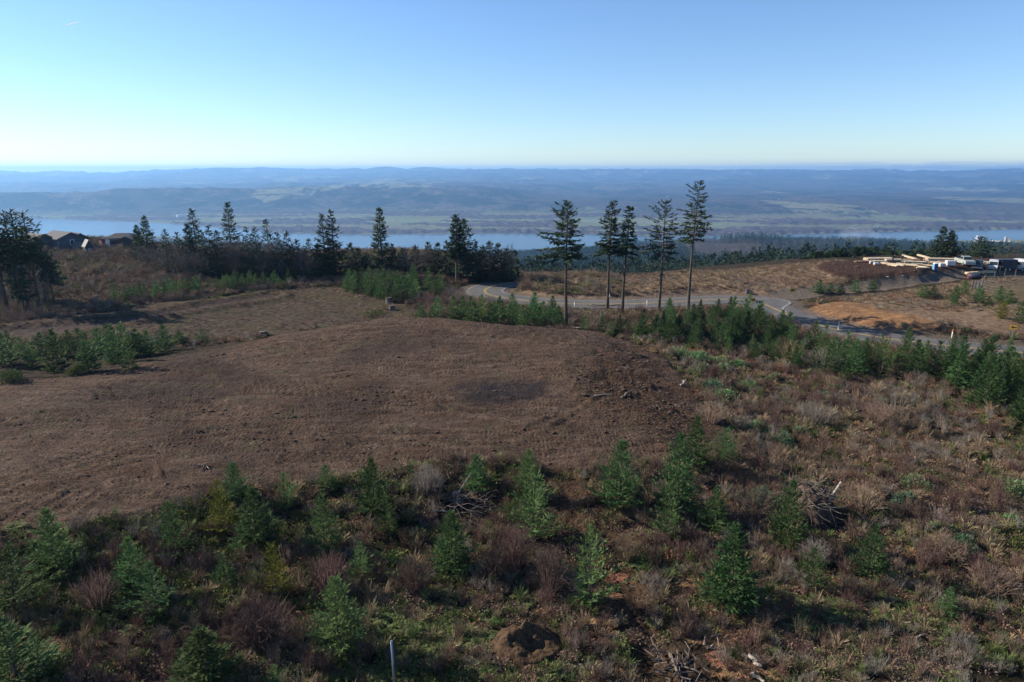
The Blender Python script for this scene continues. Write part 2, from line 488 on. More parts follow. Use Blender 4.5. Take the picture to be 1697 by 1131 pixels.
# ------------------------------------------------------------------ mesh helpers
def np_mesh(name, verts, faces, mat=None, smooth_shade=False, attrs=None):
    """verts (n,3); faces (m,k) all of the same size k, or list of arrays"""
    me = bpy.data.meshes.new(name)
    verts = np.asarray(verts, np.float32)
    fl = faces if isinstance(faces, list) else [faces]
    fl = [np.asarray(f, np.int32) for f in fl if len(f)]
    me.vertices.add(len(verts)); me.vertices.foreach_set("co", verts.ravel())
    loops = np.concatenate([f.ravel() for f in fl])
    tot = np.concatenate([np.full(len(f), f.shape[1], np.int32) for f in fl])
    start = np.concatenate(([0], np.cumsum(tot)[:-1])).astype(np.int32)
    me.loops.add(len(loops)); me.loops.foreach_set("vertex_index", loops)
    me.polygons.add(len(tot)); me.polygons.foreach_set("loop_start", start); me.polygons.foreach_set("loop_total", tot)
    if smooth_shade:
        me.polygons.foreach_set("use_smooth", np.ones(len(tot), bool))
    me.update(calc_edges=True)
    if attrs:
        for k, v in attrs.items():
            a = me.attributes.new(k, 'FLOAT', 'POINT'); a.data.foreach_set("value", np.asarray(v, np.float32))
    if mat:
        me.materials.append(mat)
    return me

def new_obj(name, data, parent=None, loc=None):
    o = bpy.data.objects.new(name, data)
    COL.objects.link(o)
    if parent is not None:
        o.parent = parent
    if loc is not None:
        o.location = loc
    return o

def tag(o, label=None, cat=None, group=None, kind=None):
    if label: o['label'] = label
    if cat: o['category'] = cat
    if group: o['group'] = group
    if kind: o['kind'] = kind
    return o

def thing(name, label, cat, loc=(0, 0, 0), rotz=0.0, group=None, scale=1.0):
    o = bpy.data.objects.new(name, None)
    o.empty_display_size = 0.3
    COL.objects.link(o)
    o.location = loc; o.rotation_euler = (0, 0, rotz)
    o.scale = (scale,) * 3 if not isinstance(scale, (tuple, list)) else scale
    return tag(o, label, cat, group)

class MB:
    """collects boxes, bars, tubes and quads into one mesh"""
    def __init__(s):
        s.v = []; s.f = []
    def add(s, vs, fs):
        b = len(s.v); s.v += [tuple(map(float, p)) for p in vs]; s.f += [tuple(i + b for i in f) for f in fs]
    def plus(s, vs, fs):
        s.add(vs, fs); return s
    def box(s, c, size, rz=0.0, rx=0.0, ry=0.0):
        M = Matrix.Translation(c) @ Matrix.Rotation(rz, 4, 'Z') @ Matrix.Rotation(ry, 4, 'Y') @ Matrix.Rotation(rx, 4, 'X')
        sx, sy, sz = (k / 2 for k in size)
        vs = [M @ Vector((a * sx, b * sy, d * sz)) for d in (-1, 1) for b in (-1, 1) for a in (-1, 1)]
        s.add(vs, [(0, 2, 3, 1), (4, 5, 7, 6), (0, 1, 5, 4), (2, 6, 7, 3), (0, 4, 6, 2), (1, 3, 7, 5)])
        return s
    def tube(s, pts, rad, n=8, caps=True):
        pts = [Vector(p) for p in pts]
        rad = [rad] * len(pts) if not isinstance(rad, (list, tuple)) else rad
        vs = []; fs = []
        for i, p in enumerate(pts):
            d = (pts[min(i + 1, len(pts) - 1)] - pts[max(i - 1, 0)]).normalized()
            a = d.orthogonal().normalized() if abs(d.z) > 0.9 else d.cross(Vector((0, 0, 1))).normalized()
            b = d.cross(a)
            for k in range(n):
                w = 2 * math.pi * k / n
                vs.append(p + (a * math.cos(w) + b * math.sin(w)) * rad[i])
        for i in range(len(pts) - 1):
            for k in range(n):
                fs.append((i * n + k, i * n + (k + 1) % n, (i + 1) * n + (k + 1) % n, (i + 1) * n + k))
        if caps:
            fs.append(tuple(range(n))[::-1]); fs.append(tuple(range((len(pts) - 1) * n, len(pts) * n)))
        s.add(vs, fs); return s
    def prism(s, outline, y0, y1):
        """outline in x,z extruded along y"""
        n = len(outline)
        vs = [(a, y0, b) for a, b in outline] + [(a, y1, b) for a, b in outline]
        fs = [tuple(range(n)), tuple(range(2 * n - 1, n - 1, -1))] + [(i, i + n, (i + 1) % n + n, (i + 1) % n) for i in range(n)]
        s.add(vs, fs); return s
    def build(s, name, mat, parent=None, loc=None, smooth_shade=False, bevel=0.0):
        me = bpy.data.meshes.new(name)
        me.from_pydata(s.v, [], s.f); me.update()
        bm = bmesh.new(); bm.from_mesh(me)
        bmesh.ops.recalc_face_normals(bm, faces=bm.faces)
        if bevel:
            bmesh.ops.bevel(bm, geom=bm.edges[:], offset=bevel, segments=2, affect='EDGES', clamp_overlap=True)
        bm.to_mesh(me); bm.free()
        if smooth_shade:
            for p in me.polygons: p.use_smooth = True
        me.materials.append(mat)
        return new_obj(name, me, parent, loc)

rng = np.random.default_rng(7)
random.seed(7)
# ------------------------------------------------------------------ ground, valley, hills: one sheet of land out to the horizon
def mat_ground():
    m = Mat("ground_mat")
    P = m.pos()
    n1 = m.noise(P, 0.22, 4); n2 = m.noise(P, 1.3, 5); n3 = m.noise(P, 6.0, 4, 0.65)
    n4 = m.noise(m.mapped(P, (0.5, 2.4, 1), (0, 0, -0.12)), 0.55, 5, 0.6)
    # earth under the brush
    brush = m.mix(m.rng(n2, .35, .65), (0.022, 0.016, 0.011), (0.072, 0.054, 0.037))
    brush = m.mix(m.math('MULTIPLY', m.rng(n1, .5, .62), .6), brush, (0.034, 0.036, 0.014))
    brush = m.mix(m.rng(n3, .62, .75, 0, .5), brush, (0.11, 0.08, 0.05))
    # cleared soil
    n5 = m.noise(P, 14.0, 3, 0.7)
    soil = m.ramp(n4, [(0.25, (0.056, 0.036, 0.025)), (0.45, (0.113, 0.075, 0.052)), (0.62, (0.162, 0.111, 0.080)), (0.8, (0.145, 0.117, 0.073))])
    soil = m.mix(m.rng(n1, .45, .65, 0, .6), soil, (0.109, 0.063, 0.042))
    soil = m.mix(m.rng(m.noise(P, 0.055, 3, .5, .8), .50, .64, 0, .7), soil, (0.054, 0.036, 0.027))
    soil = m.mix(m.rng(n2, .5, .75, 0, .6), soil, (0.054, 0.036, 0.026))
    soil = m.mix(m.rng(m.noise(P, 0.45, 3), .56, .68, 0, .5), soil, (0.099, 0.095, 0.052))
    soil = m.mix(m.rng(n3, .50, .36, 0, .8), soil, (0.023, 0.015, 0.011))
    soil = m.mix(m.rng(n5, .60, .68, 0, .55), soil, (0.325, 0.251, 0.182))
    rough = m.mix(m.rng(n3, .40, .62), (0.016, 0.010, 0.007), (0.100, 0.062, 0.042))
    soil = m.mix(m.math('MULTIPLY', m.attr('rough'), .9), soil, rough)
    soil = m.mix(m.math('MULTIPLY', m.attr('char_hollow'), m.rng(n2, .3, .6, .5, 1)), soil, (0.030, 0.026, 0.027))
    bench = m.mix(m.rng(n2, .4, .62), (0.050, 0.035, 0.025), (0.120, 0.088, 0.060))
    bench = m.mix(m.rng(n1, .5, .6, 0, .5), bench, (0.072, 0.066, 0.030))
    grass = m.ramp(n2, [(0.28, (0.10, 0.062, 0.040)), (0.46, (0.20, 0.135, 0.085)), (0.62, (0.30, 0.215, 0.14)), (0.8, (0.165, 0.145, 0.075))])
    grass = m.mix(m.rng(n1, .48, .66, 0, .65), grass, (0.155, 0.092, 0.062))
    lawn = m.mix(m.rng(n2, .4, .6), (0.105, 0.080, 0.045), (0.155, 0.120, 0.065))
    fill = m.mix(m.rng(n3, .35, .65), (0.036, 0.020, 0.014), (0.090, 0.052, 0.036))
    grav = m.mix(m.rng(n3, .35, .65), (0.115, 0.090, 0.070), (0.20, 0.165, 0.13))
    orange = m.mix(m.rng(n4, .35, .65), (0.19, 0.100, 0.048), (0.35, 0.195, 0.095))
    orange = m.mix(m.rng(n1, .42, .62, 0, .45), orange, (0.10, 0.068, 0.045))
    orange = m.mix(m.rng(n3, .58, .70, 0, .6), orange, (0.34, 0.24, 0.15))
    c = m.mix(m.attr('bench'), brush, bench)
    edge = m.rng(n3, .3, .7, -.25, .25)
    def over(base, top, att, k=1.0):
        f = m.math('MULTIPLY', m.rng(m.math('ADD', m.attr(att), edge), .35, .65), k)
        return m.mix(f, base, top)
    c = m.mix(m.math('MULTIPLY', m.attr('torn'), .9), c, m.mix(m.rng(n3, .35, .65), (0.022, 0.014, 0.010), (0.125, 0.080, 0.050)))
    c = over(c, grass, 'grass', .95)
    c = over(c, lawn, 'lawn', .9)
    c = over(c, orange, 'orange')
    c = over(c, soil, 'soil')
    c = over(c, fill, 'fill')
    c = over(c, m.mix(m.rng(n2, .35, .65), (0.055, 0.040, 0.034), (0.105, 0.078, 0.066)), 'track')
    c = over(c, grav, 'gravel')
    c = over(c, grav, 'verge', .7)
    m.color(c)
    # clods, tread marks left by the dozer, small stones
    lane = m.rng(m.math('ADD', m.attr('t_lane'), m.rng(n2, .3, .7, -.12, .12)), .40, .24)
    ribs = m.math('SINE', m.math('ADD', m.math('MULTIPLY', m.attr('t_arc'), 18.0), m.math('MULTIPLY', n2, 9.0)))
    where = m.rng(m.noise(P, 0.3, 4), .42, .56)
    tread = m.math('MULTIPLY', m.math('MULTIPLY', ribs, lane), m.math('MULTIPLY', where, m.attr('soil')))
    grooves = m.rng(m.noise(m.mapped(P, (0.35, 1.5, 1), (0, 0, .1)), 0.9, 5, .6, 1.2), .35, .62)
    h = m.math('ADD', m.math('MULTIPLY', n3, 0.8), m.math('MULTIPLY', n2, 1.5))
    h = m.math('ADD', h, m.math('MULTIPLY', tread, 0.13))
    h = m.math('ADD', h, m.math('MULTIPLY', m.math('MULTIPLY', grooves, m.attr('soil')), 0.35))
    h = m.math('ADD', h, m.math('MULTIPLY', n5, 0.35))
    m.bump(h, 1.0, 0.34)
    m.set(Roughness=0.95)
    m.b.inputs['Specular IOR Level'].default_value = 0.05
    return m.m

def mat_slope():
    m = Mat("valley_slope_mat")
    P = m.pos()
    a = m.noise(P, 0.012, 5, 0.6); b = m.noise(P, 0.05, 5, 0.6)
    c = m.mix(m.rng(b, .4, .6), (0.020, 0.024, 0.015), (0.062, 0.048, 0.040))
    c = m.mix(m.rng(a, .56, .62, 0, .8), c, (0.10, 0.078, 0.058))
    m.color(c); m.bump(b, 0.6, 4.0)
    return m.m

def mat_far():
    m = Mat("far_hills_mat")
    P = m.pos()
    a = m.noise(m.mapped(P, (1, .6, .3)), 0.0013, 5, 0.6, 0.6); b = m.noise(P, 0.005, 6, 0.65, 0.4); c3 = m.noise(P, 0.024, 5, 0.75)
    conif = m.mix(m.rng(c3, .35, .65), (0.008, 0.013, 0.010), (0.026, 0.034, 0.022))
    decid = m.mix(m.rng(c3, .35, .65), (0.042, 0.034, 0.030), (0.125, 0.100, 0.082))
    c = m.mix(m.rng(m.math('ADD', m.math('MULTIPLY', a, .5), m.math('MULTIPLY', b, .6)), .53, .58), conif, decid)
    cuts = m.voro(m.mapped(P, (1, .55, .2)), 0.0016, 'Color')
    sep = m.n("ShaderNodeSeparateColor"); m.link(cuts, sep.inputs[0])
    c = m.mix(m.math('MULTIPLY', m.rng(sep.outputs[0], .86, .90), m.rng(b, .42, .5, 0, .8)), c, (0.23, 0.22, 0.12))
    c = m.mix(m.math('MULTIPLY', m.rng(sep.outputs[1], .80, .84), .7), c, (0.075, 0.058, 0.048))
    # flood plain: meadows between strips of bare cottonwoods
    f1 = m.noise(m.mapped(P, (0.0011, 0.0046, 1)), 1.0, 4, 0.5); f2 = m.noise(m.mapped(P, (0.002, 0.006, 1), (0, 0, 0), (3, 8, 0)), 1.0, 3)
    meadow = m.ramp(f1, [(.36, (0.18, 0.15, 0.10)), (.48, (0.15, 0.165, 0.08)), (.60, (0.19, 0.215, 0.095)), (.68, (0.22, 0.18, 0.13))])
    bare = m.mix(m.rng(c3, .35, .65), (0.050, 0.038, 0.036), (0.115, 0.088, 0.078))
    plainc = m.mix(m.rng(m.attr('woods'), .25, .6), meadow, bare)
    plainc = m.mix(m.rng(f2, .69, .71), plainc, (0.20, 0.26, 0.30))
    c = m.mix(m.attr('upland'), plainc, c)
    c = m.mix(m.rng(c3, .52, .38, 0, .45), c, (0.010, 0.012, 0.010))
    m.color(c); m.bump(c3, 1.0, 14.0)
    m.b.inputs['Specular IOR Level'].default_value = 0.0
    return m.m

M_GROUND = mat_ground()
az = np.concatenate([np.linspace(-180, -60, 31)[:-1], np.linspace(-60, -42, 60)[:-1], np.linspace(-42, 42, 700)[:-1], np.linspace(42, 60, 60)[:-1], np.linspace(60, 180, 31)])
az = np.radians(az[:-1])     # closed ring
rad = [2.0]
while rad[-1] < 20300:
    q = rad[-1]
    k = 1.0062 if q < 100 else 1.0085 if q < 130 else 1.006 if q < 220 else 1.02 if q < 2300 else 1.010 if q < 8000 else 1.014 if q < 27000 else 1.06
    if q < 14: k = 1.05
    rad.append(q * k)
rad = np.array(rad)
AA, RR = np.meshgrid(az, rad)
GX, GY = np.sin(AA) * RR, np.cos(AA) * RR
GZ, GA = land(GX.ravel(), GY.ravel(), True)
GZ[:len(az)] = GZ[:len(az)].mean()
na, nr = len(az), len(rad)
VV = np.stack([GX.ravel(), GY.ravel(), GZ], 1)

# the tracks a bulldozer left: distance from the lane and length along it, on the land itself
def parallel(line, off):
    L = np.array(line); d = np.gradient(L, axis=0); d /= np.linalg.norm(d, axis=1)[:, None]
    return [tuple(q) for q in L + np.stack([d[:, 1], -d[:, 0]], 1) * off]
lanes = []
for pts, n, gap in [([(-40, 830), (120, 772), (260, 738), (420, 727), (600, 738)], 5, 1.05), ([(0, 700), (150, 690), (330, 693), (520, 686), (700, 677), (860, 668)], 3, 1.2), ([(420, 640), (600, 655), (760, 668), (900, 674), (1040, 690), (1150, 702)], 4, 1.3),
                    ([(480, 742), (700, 737), (900, 729), (1060, 722), (1150, 714)], 5, 1.0), ([(835, 735), (915, 702), (980, 662), (1040, 640)], 2, 1.4), ([(1135, 700), (1090, 672), (1030, 647), (960, 640)], 3, 1.1), ([(165, 657), (240, 651), (320, 652), (345, 640)], 3, .9),
                    ([(300, 616), (480, 582), (640, 562), (800, 557), (950, 571)], 4, 1.9), ([(-30, 885), (60, 852), (150, 802), (250, 778)], 4, .95), ([(155, 638), (210, 660), (270, 671), (400, 677)], 2, 1.3), ([(560, 620), (760, 612), (960, 622), (1080, 640)], 3, 1.7)]:
    base = spline(world_poly(pts, 0.5), 6)
    for i in range(n):
        lanes.append(parallel(base, (i - (n - 1) / 2) * gap + rng.uniform(-.15, .15)))
t_lane = np.full(GZ.shape, 9.0); t_arc = np.zeros(GZ.shape)
sel = np.where((GY.ravel() > 25) & (GY.ravel() < 98) & (np.abs(GX.ravel()) < 80))[0]
lx, ly = GX.ravel()[sel], GY.ravel()[sel]
for ln in lanes:
    dd, aa = pdist(lx, ly, ln)
    m_ = dd < t_lane[sel]
    t_lane[sel[m_]] = dd[m_]; t_arc[sel[m_]] = aa[m_]
GA['t_lane'] = t_lane; GA['t_arc'] = t_arc
rut = GA['soil'] * smooth(.62, .2, t_lane)
GZ -= rut * .08; GZ += GA['soil'] * .12 * np.exp(-((t_lane - .5) / .14) ** 2) * (0.4 + vnoise(GX.ravel() / 1.5, GY.ravel() / 1.5, 37))
VV[:, 2] = GZ

def land_sheet(name, i0, i1, mat, attrs, label):
    idx = np.arange(i0 * na, i1 * na)
    n = i1 - i0
    a = np.arange(n - 1)[:, None] * na + np.arange(na)[None, :]
    b = np.arange(n - 1)[:, None] * na + (np.arange(na)[None, :] + 1) % na
    fc = np.stack([a, a + na, b + na, b], 2).reshape(-1, 4)
    faces = [fc[:, ::-1]]
    if i0 == 0:
        v = np.vstack([VV[idx], [[0, 0, GZ[0]]]])
        faces.append(np.stack([np.arange(na), (np.arange(na) + 1) % na, np.full(na, len(idx))], 1)[:, ::-1])
        at = {k: np.append(GA[k][idx], 0) for k in attrs}
    else:
        v = VV[idx]; at = {k: GA[k][idx] for k in attrs}
    o = new_obj(name, np_mesh(name, v, faces, mat, True, at))
    me = o.data
    if me.polygons[na * 3].normal.z < 0:
        me.flip_normals()
    return tag(o, label, None, None, 'structure')

i_loc = int(np.searchsorted(rad, 330)); i_riv = int(np.searchsorted(rad, R_FAR.min() - 60))
land_sheet("ground", 0, i_loc + 1, M_GROUND, ['soil', 'rough', 'bench', 'grass', 'fill', 'gravel', 'orange', 'lawn', 'char_hollow', 'verge', 'track', 't_lane', 't_arc', 'torn'], "cleared brown hilltop ground with brush around it")
land_sheet("valley_slope", i_loc, i_riv + 1, mat_slope(), [], "wooded slope falling from the hilltop to the river")
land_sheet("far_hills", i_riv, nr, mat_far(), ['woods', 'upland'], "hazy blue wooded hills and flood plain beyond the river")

def mat_water():
    m = Mat("river_mat")
    P = m.pos()
    m.color(m.mix(m.rng(m.noise(m.mapped(P, (0.001, 0.004, 1)), 1.0, 3), .4, .6), (0.045, 0.068, 0.078), (0.065, 0.088, 0.098)))
    m.set(Roughness=0.22)
    m.b.inputs['Specular IOR Level'].default_value = 0.5
    m.b.inputs['IOR'].default_value = 1.33
    m.bump(m.noise(P, 0.06, 3), 0.35, 1.2)
    return m.m
wa = np.radians(np.linspace(-75, 75, 60))
wv = np.vstack([np.stack([np.sin(wa) * 2000, np.cos(wa) * 2000, np.full(60, Z_WATER)], 1), np.stack([np.sin(wa) * 7500, np.cos(wa) * 7500, np.full(60, Z_WATER)], 1)])
wf = np.stack([np.arange(59), np.arange(59) + 60, np.arange(59) + 61, np.arange(59) + 1], 1)[:, ::-1]
river = new_obj("river", np_mesh("river", wv, wf, mat_water()))
if river.data.polygons[0].normal.z < 0:
    river.data.flip_normals()
tag(river, "wide calm blue river across the valley", None, None, 'structure')

# ------------------------------------------------------------------ the air
def mat_haze():
    m = bpy.data.materials.new("haze_mat"); m.use_nodes = True
    t = m.node_tree; t.nodes.clear()
    o = t.nodes.new("ShaderNodeOutputMaterial"); v = t.nodes.new("ShaderNodeVolumePrincipled")
    v.inputs['Color'].default_value = (0.31, 0.60, 1.0, 1)
    v.inputs['Density'].default_value = 8.4e-5
    v.inputs['Anisotropy'].default_value = 0.35
    t.links.new(v.outputs[0], o.inputs['Volume'])
    return m
HAZE_TOP = max(float(GZ.max()), 40.0) + 5.0
print('haze top', HAZE_TOP)
hz = MB().box((0, 0, (HAZE_TOP - 322) / 2), (43000, 43000, HAZE_TOP + 322)).build("haze", mat_haze())
tag(hz, "pale blue haze lying over the valley", None, None, 'stuff')
# ------------------------------------------------------------------ leaves, needles, twigs
def unit(v):
    return v / np.maximum(np.linalg.norm(v, axis=-1, keepdims=True), 1e-9)

def blades(P, D, L, W, up, tip=0.0, bend=0.0):
    """diamond-shaped leaves: base P, direction D, length L, width W, face turned towards up"""
    D = unit(D); S = unit(np.cross(D, up)); n = len(P)
    L = np.broadcast_to(np.asarray(L, float), (n,))[:, None]; W = np.broadcast_to(np.asarray(W, float), (n,))[:, None]
    N = np.cross(S, D)
    mid = P + D * L * 0.45 + N * bend * L
    v = np.stack([P, mid + S * W * 0.5, P + D * L + N * tip * L, mid - S * W * 0.5], 1).reshape(-1, 3)
    return v, np.arange(n * 4).reshape(-1, 4)

def prisms(A, B, ra, rb, k=3):
    """tapered twigs from A to B"""
    n = len(A); D = unit(B - A)
    ref = np.where(np.abs(D[:, 2:3]) > 0.9, np.array([[1.0, 0, 0]]), np.array([[0, 0, 1.0]]))
    s = unit(np.cross(D, ref)); t = np.cross(D, s)
    vs = []
    for c, r in ((A, ra), (B, rb)):
        r = np.broadcast_to(np.asarray(r, float), (n,))[:, None]
        for j in range(k):
            w = 2 * math.pi * j / k
            vs.append(c + (s * math.cos(w) + t * math.sin(w)) * r)
    v = np.stack(vs, 1).reshape(-1, 3)
    b = np.arange(n)[:, None] * (2 * k)
    f = np.concatenate([np.concatenate([b + j, b + (j + 1) % k, b + k + (j + 1) % k, b + k + j], 1) for j in range(k)])
    return v, f

class Acc:
    def __init__(s): s.v = []; s.f = []; s.m = []; s.n = 0
    def add(s, vf, mat=0):
        v, f = vf
        s.v.append(v); s.f.append(f + s.n); s.m.append(np.full(len(f), mat)); s.n += len(v)
    def mesh(s, name, mats, smooth_shade=False):
        me = np_mesh(name, np.concatenate(s.v), np.concatenate(s.f), None, smooth_shade)
        for m in (mats if isinstance(mats, list) else [mats]): me.materials.append(m)
        if isinstance(mats, list) and len(mats) > 1:
            me.polygons.foreach_set("material_index", np.concatenate(s.m).astype(np.int32))
        return me

def mat_leaf(name, a, b, c=None, rough=0.75, rnd=0.35, trans=0.0):
    m = Mat(name)
    f = m.noise(m.obj_co(), 2.2, 3, 0.6)
    k = m.mix(m.rng(f, .35, .65), a, b)
    if c is not None:
        k = m.mix(m.math('MULTIPLY', m.rng(m.noise(m.obj_co(), 5.0, 2), .55, .68), .7), k, c)
    hs = m.n("ShaderNodeHueSaturation"); m.link(k, hs.inputs['Color'])
    r = m.rand()
    m.link(m.rng(r, 0, 1, 1 - rnd, 1 + rnd), hs.inputs['Value'])
    m.link(m.rng(m.math('FRACT', m.math('MULTIPLY', r, 7.13)), 0, 1, .475, .52), hs.inputs['Hue'])
    m.color(hs.outputs[0]); m.set(Roughness=rough)
    m.b.inputs['Specular IOR Level'].default_value = 0.08
    if trans:
        tr = m.n("ShaderNodeBsdfTranslucent"); m.link(hs.outputs[0], tr.inputs['Color'])
        mx = m.n("ShaderNodeMixShader"); mx.inputs[0].default_value = trans
        m.link(m.b.outputs[0], mx.inputs[1]); m.link(tr.outputs[0], mx.inputs[2]); m.link(mx.outputs[0], m.out.inputs['Surface'])
    return m.m

M_NEEDLE = mat_leaf("young_needles", (0.040, 0.086, 0.030), (0.100, 0.172, 0.062), (0.145, 0.205, 0.076), rnd=.38, trans=.32)
M_NEEDLE_YELLOW = mat_leaf("yellow_needles", (0.085, 0.095, 0.018), (0.17, 0.165, 0.028), (0.24, 0.20, 0.04), rnd=.1, trans=.2)
M_NEEDLE_DARK = mat_leaf("old_needles", (0.026, 0.046, 0.026), (0.056, 0.084, 0.044), (0.080, 0.105, 0.048), rnd=.2, trans=.12)
M_BARK = mat_leaf("fir_bark", (0.055, 0.042, 0.034), (0.120, 0.095, 0.075), rnd=.1)
M_GREYBARK = mat_leaf("alder_bark", (0.075, 0.062, 0.058), (0.155, 0.128, 0.118), (0.22, 0.19, 0.175), rnd=.22)
M_TWIG_RED = mat_leaf("red_twigs", (0.088, 0.052, 0.044), (0.165, 0.108, 0.088), (0.22, 0.155, 0.120), rnd=.25)
M_TWIG_GREY = mat_leaf("grey_twigs", (0.14, 0.122, 0.102), (0.28, 0.245, 0.205), rnd=.2)
M_TWIG_BROWN = mat_leaf("brown_twigs", (0.115, 0.080, 0.056), (0.26, 0.188, 0.135), (0.37, 0.285, 0.205), rnd=.3)
M_STRAW = mat_leaf("dry_grass", (0.17, 0.125, 0.075), (0.31, 0.24, 0.15), (0.40, 0.31, 0.20), rnd=.3, trans=.15)
M_RUST = mat_leaf("dead_fern", (0.15, 0.080, 0.042), (0.29, 0.165, 0.090), rnd=.3)
M_BRAMBLE = mat_leaf("bramble_leaves", (0.052, 0.080, 0.022), (0.130, 0.165, 0.046), (0.20, 0.185, 0.06), rnd=.35, trans=.15)
M_BROOM = mat_leaf("broom_green", (0.095, 0.160, 0.066), (0.185, 0.275, 0.125), rnd=.2, trans=.2)
M_FERN = mat_leaf("sword_fern", (0.060, 0.095, 0.028), (0.135, 0.170, 0.060), (0.18, 0.17, 0.08), rnd=.25, trans=.15)
M_BLUEGREEN = mat_leaf("bluish_leaves", (0.050, 0.105, 0.060), (0.105, 0.185, 0.105), rnd=.1, trans=.2)
M_WOOD = mat_leaf("dead_wood", (0.12, 0.095, 0.072), (0.24, 0.195, 0.15), (0.32, 0.27, 0.22), rnd=.3)
M_WOOD_DARK = mat_leaf("weathered_roots", (0.075, 0.060, 0.050), (0.17, 0.14, 0.118), (0.24, 0.21, 0.18), rnd=.2)

def conifer(seed, H=4.0, Rr=1.2, start=0.04, whorls=16, per=6, sprays=9, spray_len=.34, spray_w=.10, top_up=55, low_up=8, power=.85, droop=0.0, asym=0.0, asym_az=0.0, ragged=0.25,
            trunk_r=0.06, lean=(0, 0), gaps=0.0, fol_min=.12):
    """returns (trunk Acc, crown Acc): whorls of boughs carrying flat sprays of needles"""
    g = np.random.default_rng(seed)
    T, K = Acc(), Acc()
    lx, ly = lean
    nseg = 7
    zz = np.linspace(0, H, nseg + 1)
    wx = lx * (zz / H) ** 1.3 + 0.012 * H * np.sin(zz / H * 4 + g.random() * 6) * (zz / H); wy = ly * (zz / H) ** 1.3 + 0.01 * H * np.sin(zz / H * 3.1 + g.random() * 6) * (zz / H)
    cen = np.stack([wx, wy, zz], 1)
    rr = trunk_r * (1 - 0.93 * zz / H)
    rr[0] *= 1.25
    cen[0, 2] = -0.35
    T.add(prisms(cen[:-1], cen[1:], rr[:-1], rr[1:], 7))
    def at(z):
        return np.stack([np.interp(z, zz, wx), np.interp(z, zz, wy), z], -1)
    A_, B_, ra_, L_ = [], [], [], []
    SP, SD, SL, SU = [], [], [], []
    for w in range(whorls):
        f = (w + g.uniform(-.3, .3)) / (whorls - .5)
        f = min(max(f, 0), .985)
        z = H * (start + (1 - start) * f)
        n = max(3, int(round(per * (1 - .35 * f) + g.uniform(-1, 1))))
        off = g.uniform(0, 6.28)
        for b in range(n):
            if g.random() < gaps: continue
            a = off + 6.2832 * b / n + g.uniform(-.35, .35)
            prof = (1 - f) ** power
            if f < .14 and start < .2: prof *= .72 + 2 * f
            L = Rr * prof * (1 + g.uniform(-ragged, ragged)) * (1 + asym * math.cos(a - asym_az)) + .03 * H * .4
            e = R(low_up + (top_up - low_up) * f ** 1.4 + g.uniform(-9, 9))
            hd = np.array([math.cos(a), math.sin(a), 0.0])
            zb = z + g.uniform(-.5, .5) * H * (1 - start) / whorls
            base = at(zb)
            s = np.linspace(0, 1, 5)
            pts = base + np.outer(s * L * math.cos(e), hd) + np.outer(s * L * math.sin(e) - droop * L * s * (1 - .35 * s) + (.10 * L * s ** 2), [0, 0, 1.0])
            A_.append(pts[:-1]); B_.append(pts[1:])
            r0 = max(.006, trunk_r * .22 * (1 - f)); ra_.append(r0 * (1 - .8 * s[:-1])); L_.append(r0 * (1 - .8 * s[1:]))
            m = max(3, int(sprays * (.45 + .75 * L / Rr)))
            u = np.sort(g.uniform(fol_min, 1, m))
            p = np.stack([np.interp(u, s, pts[:, k]) for k in range(3)], 1)
            d = unit(pts[-1] - pts[0])
            side = np.cross(d, [0, 0, 1.0]); side = side / max(np.linalg.norm(side), 1e-6)
            sg = np.where(np.arange(m) % 2 == 0, 1, -1)[:, None]
            ang = g.uniform(.35, 1.1, m)[:, None]
            dd = d * np.cos(ang) + side * sg * np.sin(ang) + g.normal(0, .16, (m, 3)) + np.array([0, 0, .12 - droop * .9])
            dd[-1] = d + [0, 0, .15]
            SP.append(p); SD.append(dd); SL.append(spray_len * (.55 + .6 * g.random(m)) * (.6 + .5 * (1 - f)))
            SU.append(np.array([0, 0, 1.0]) + g.normal(0, .35, (m, 3)))
    # leader
    m = 9
    zt = H * np.linspace(.93, 1.0, m)
    SP.append(at(zt)); aa = g.uniform(0, 6.28, m); SD.append(np.stack([np.cos(aa) * .5, np.sin(aa) * .5, np.full(m, 1.0)], 1)); SL.append(np.full(m, spray_len * .5)); SU.append(np.stack([np.cos(aa), np.sin(aa), np.zeros(m)], 1))
    K.add(prisms(np.concatenate(A_), np.concatenate(B_), np.concatenate(ra_), np.concatenate(L_), 3), 1)
    SP, SD, SL, SU = map(np.concatenate, (SP, SD, SL, SU))
    K.add(blades(SP, SD, SL, SL * spray_w / spray_len, SU, bend=.05, tip=-.04))
    # a second, finer layer hanging off the sprays gives the feathered edge
    q = g.random(len(SP)) < .6
    dd = unit(SD[q]) + g.normal(0, .45, (q.sum(), 3))
    K.add(blades(SP[q] + unit(SD[q]) * SL[q][:, None] * .4, dd, SL[q] * .75, SL[q] * spray_w / spray_len * .8, SU[q] + g.normal(0, .5, (q.sum(), 3))))
    return T, K

def make_tree(name, parts, loc, label, cat, group=None, rotz=0.0, scale=1.0):
    """parts: list of (part name, mesh)"""
    t = thing(name, label, cat, loc, rotz, group, scale)
    for nm, me in parts:
        new_obj(nm, me, t)
    return t

def conifer_meshes(kind, seed, mats, **kw):
    T, K = conifer(seed, **kw)
    return [("trunk", T.mesh(kind + "_trunk", M_BARK)), ("crown", K.mesh(kind + "_crown", mats))]

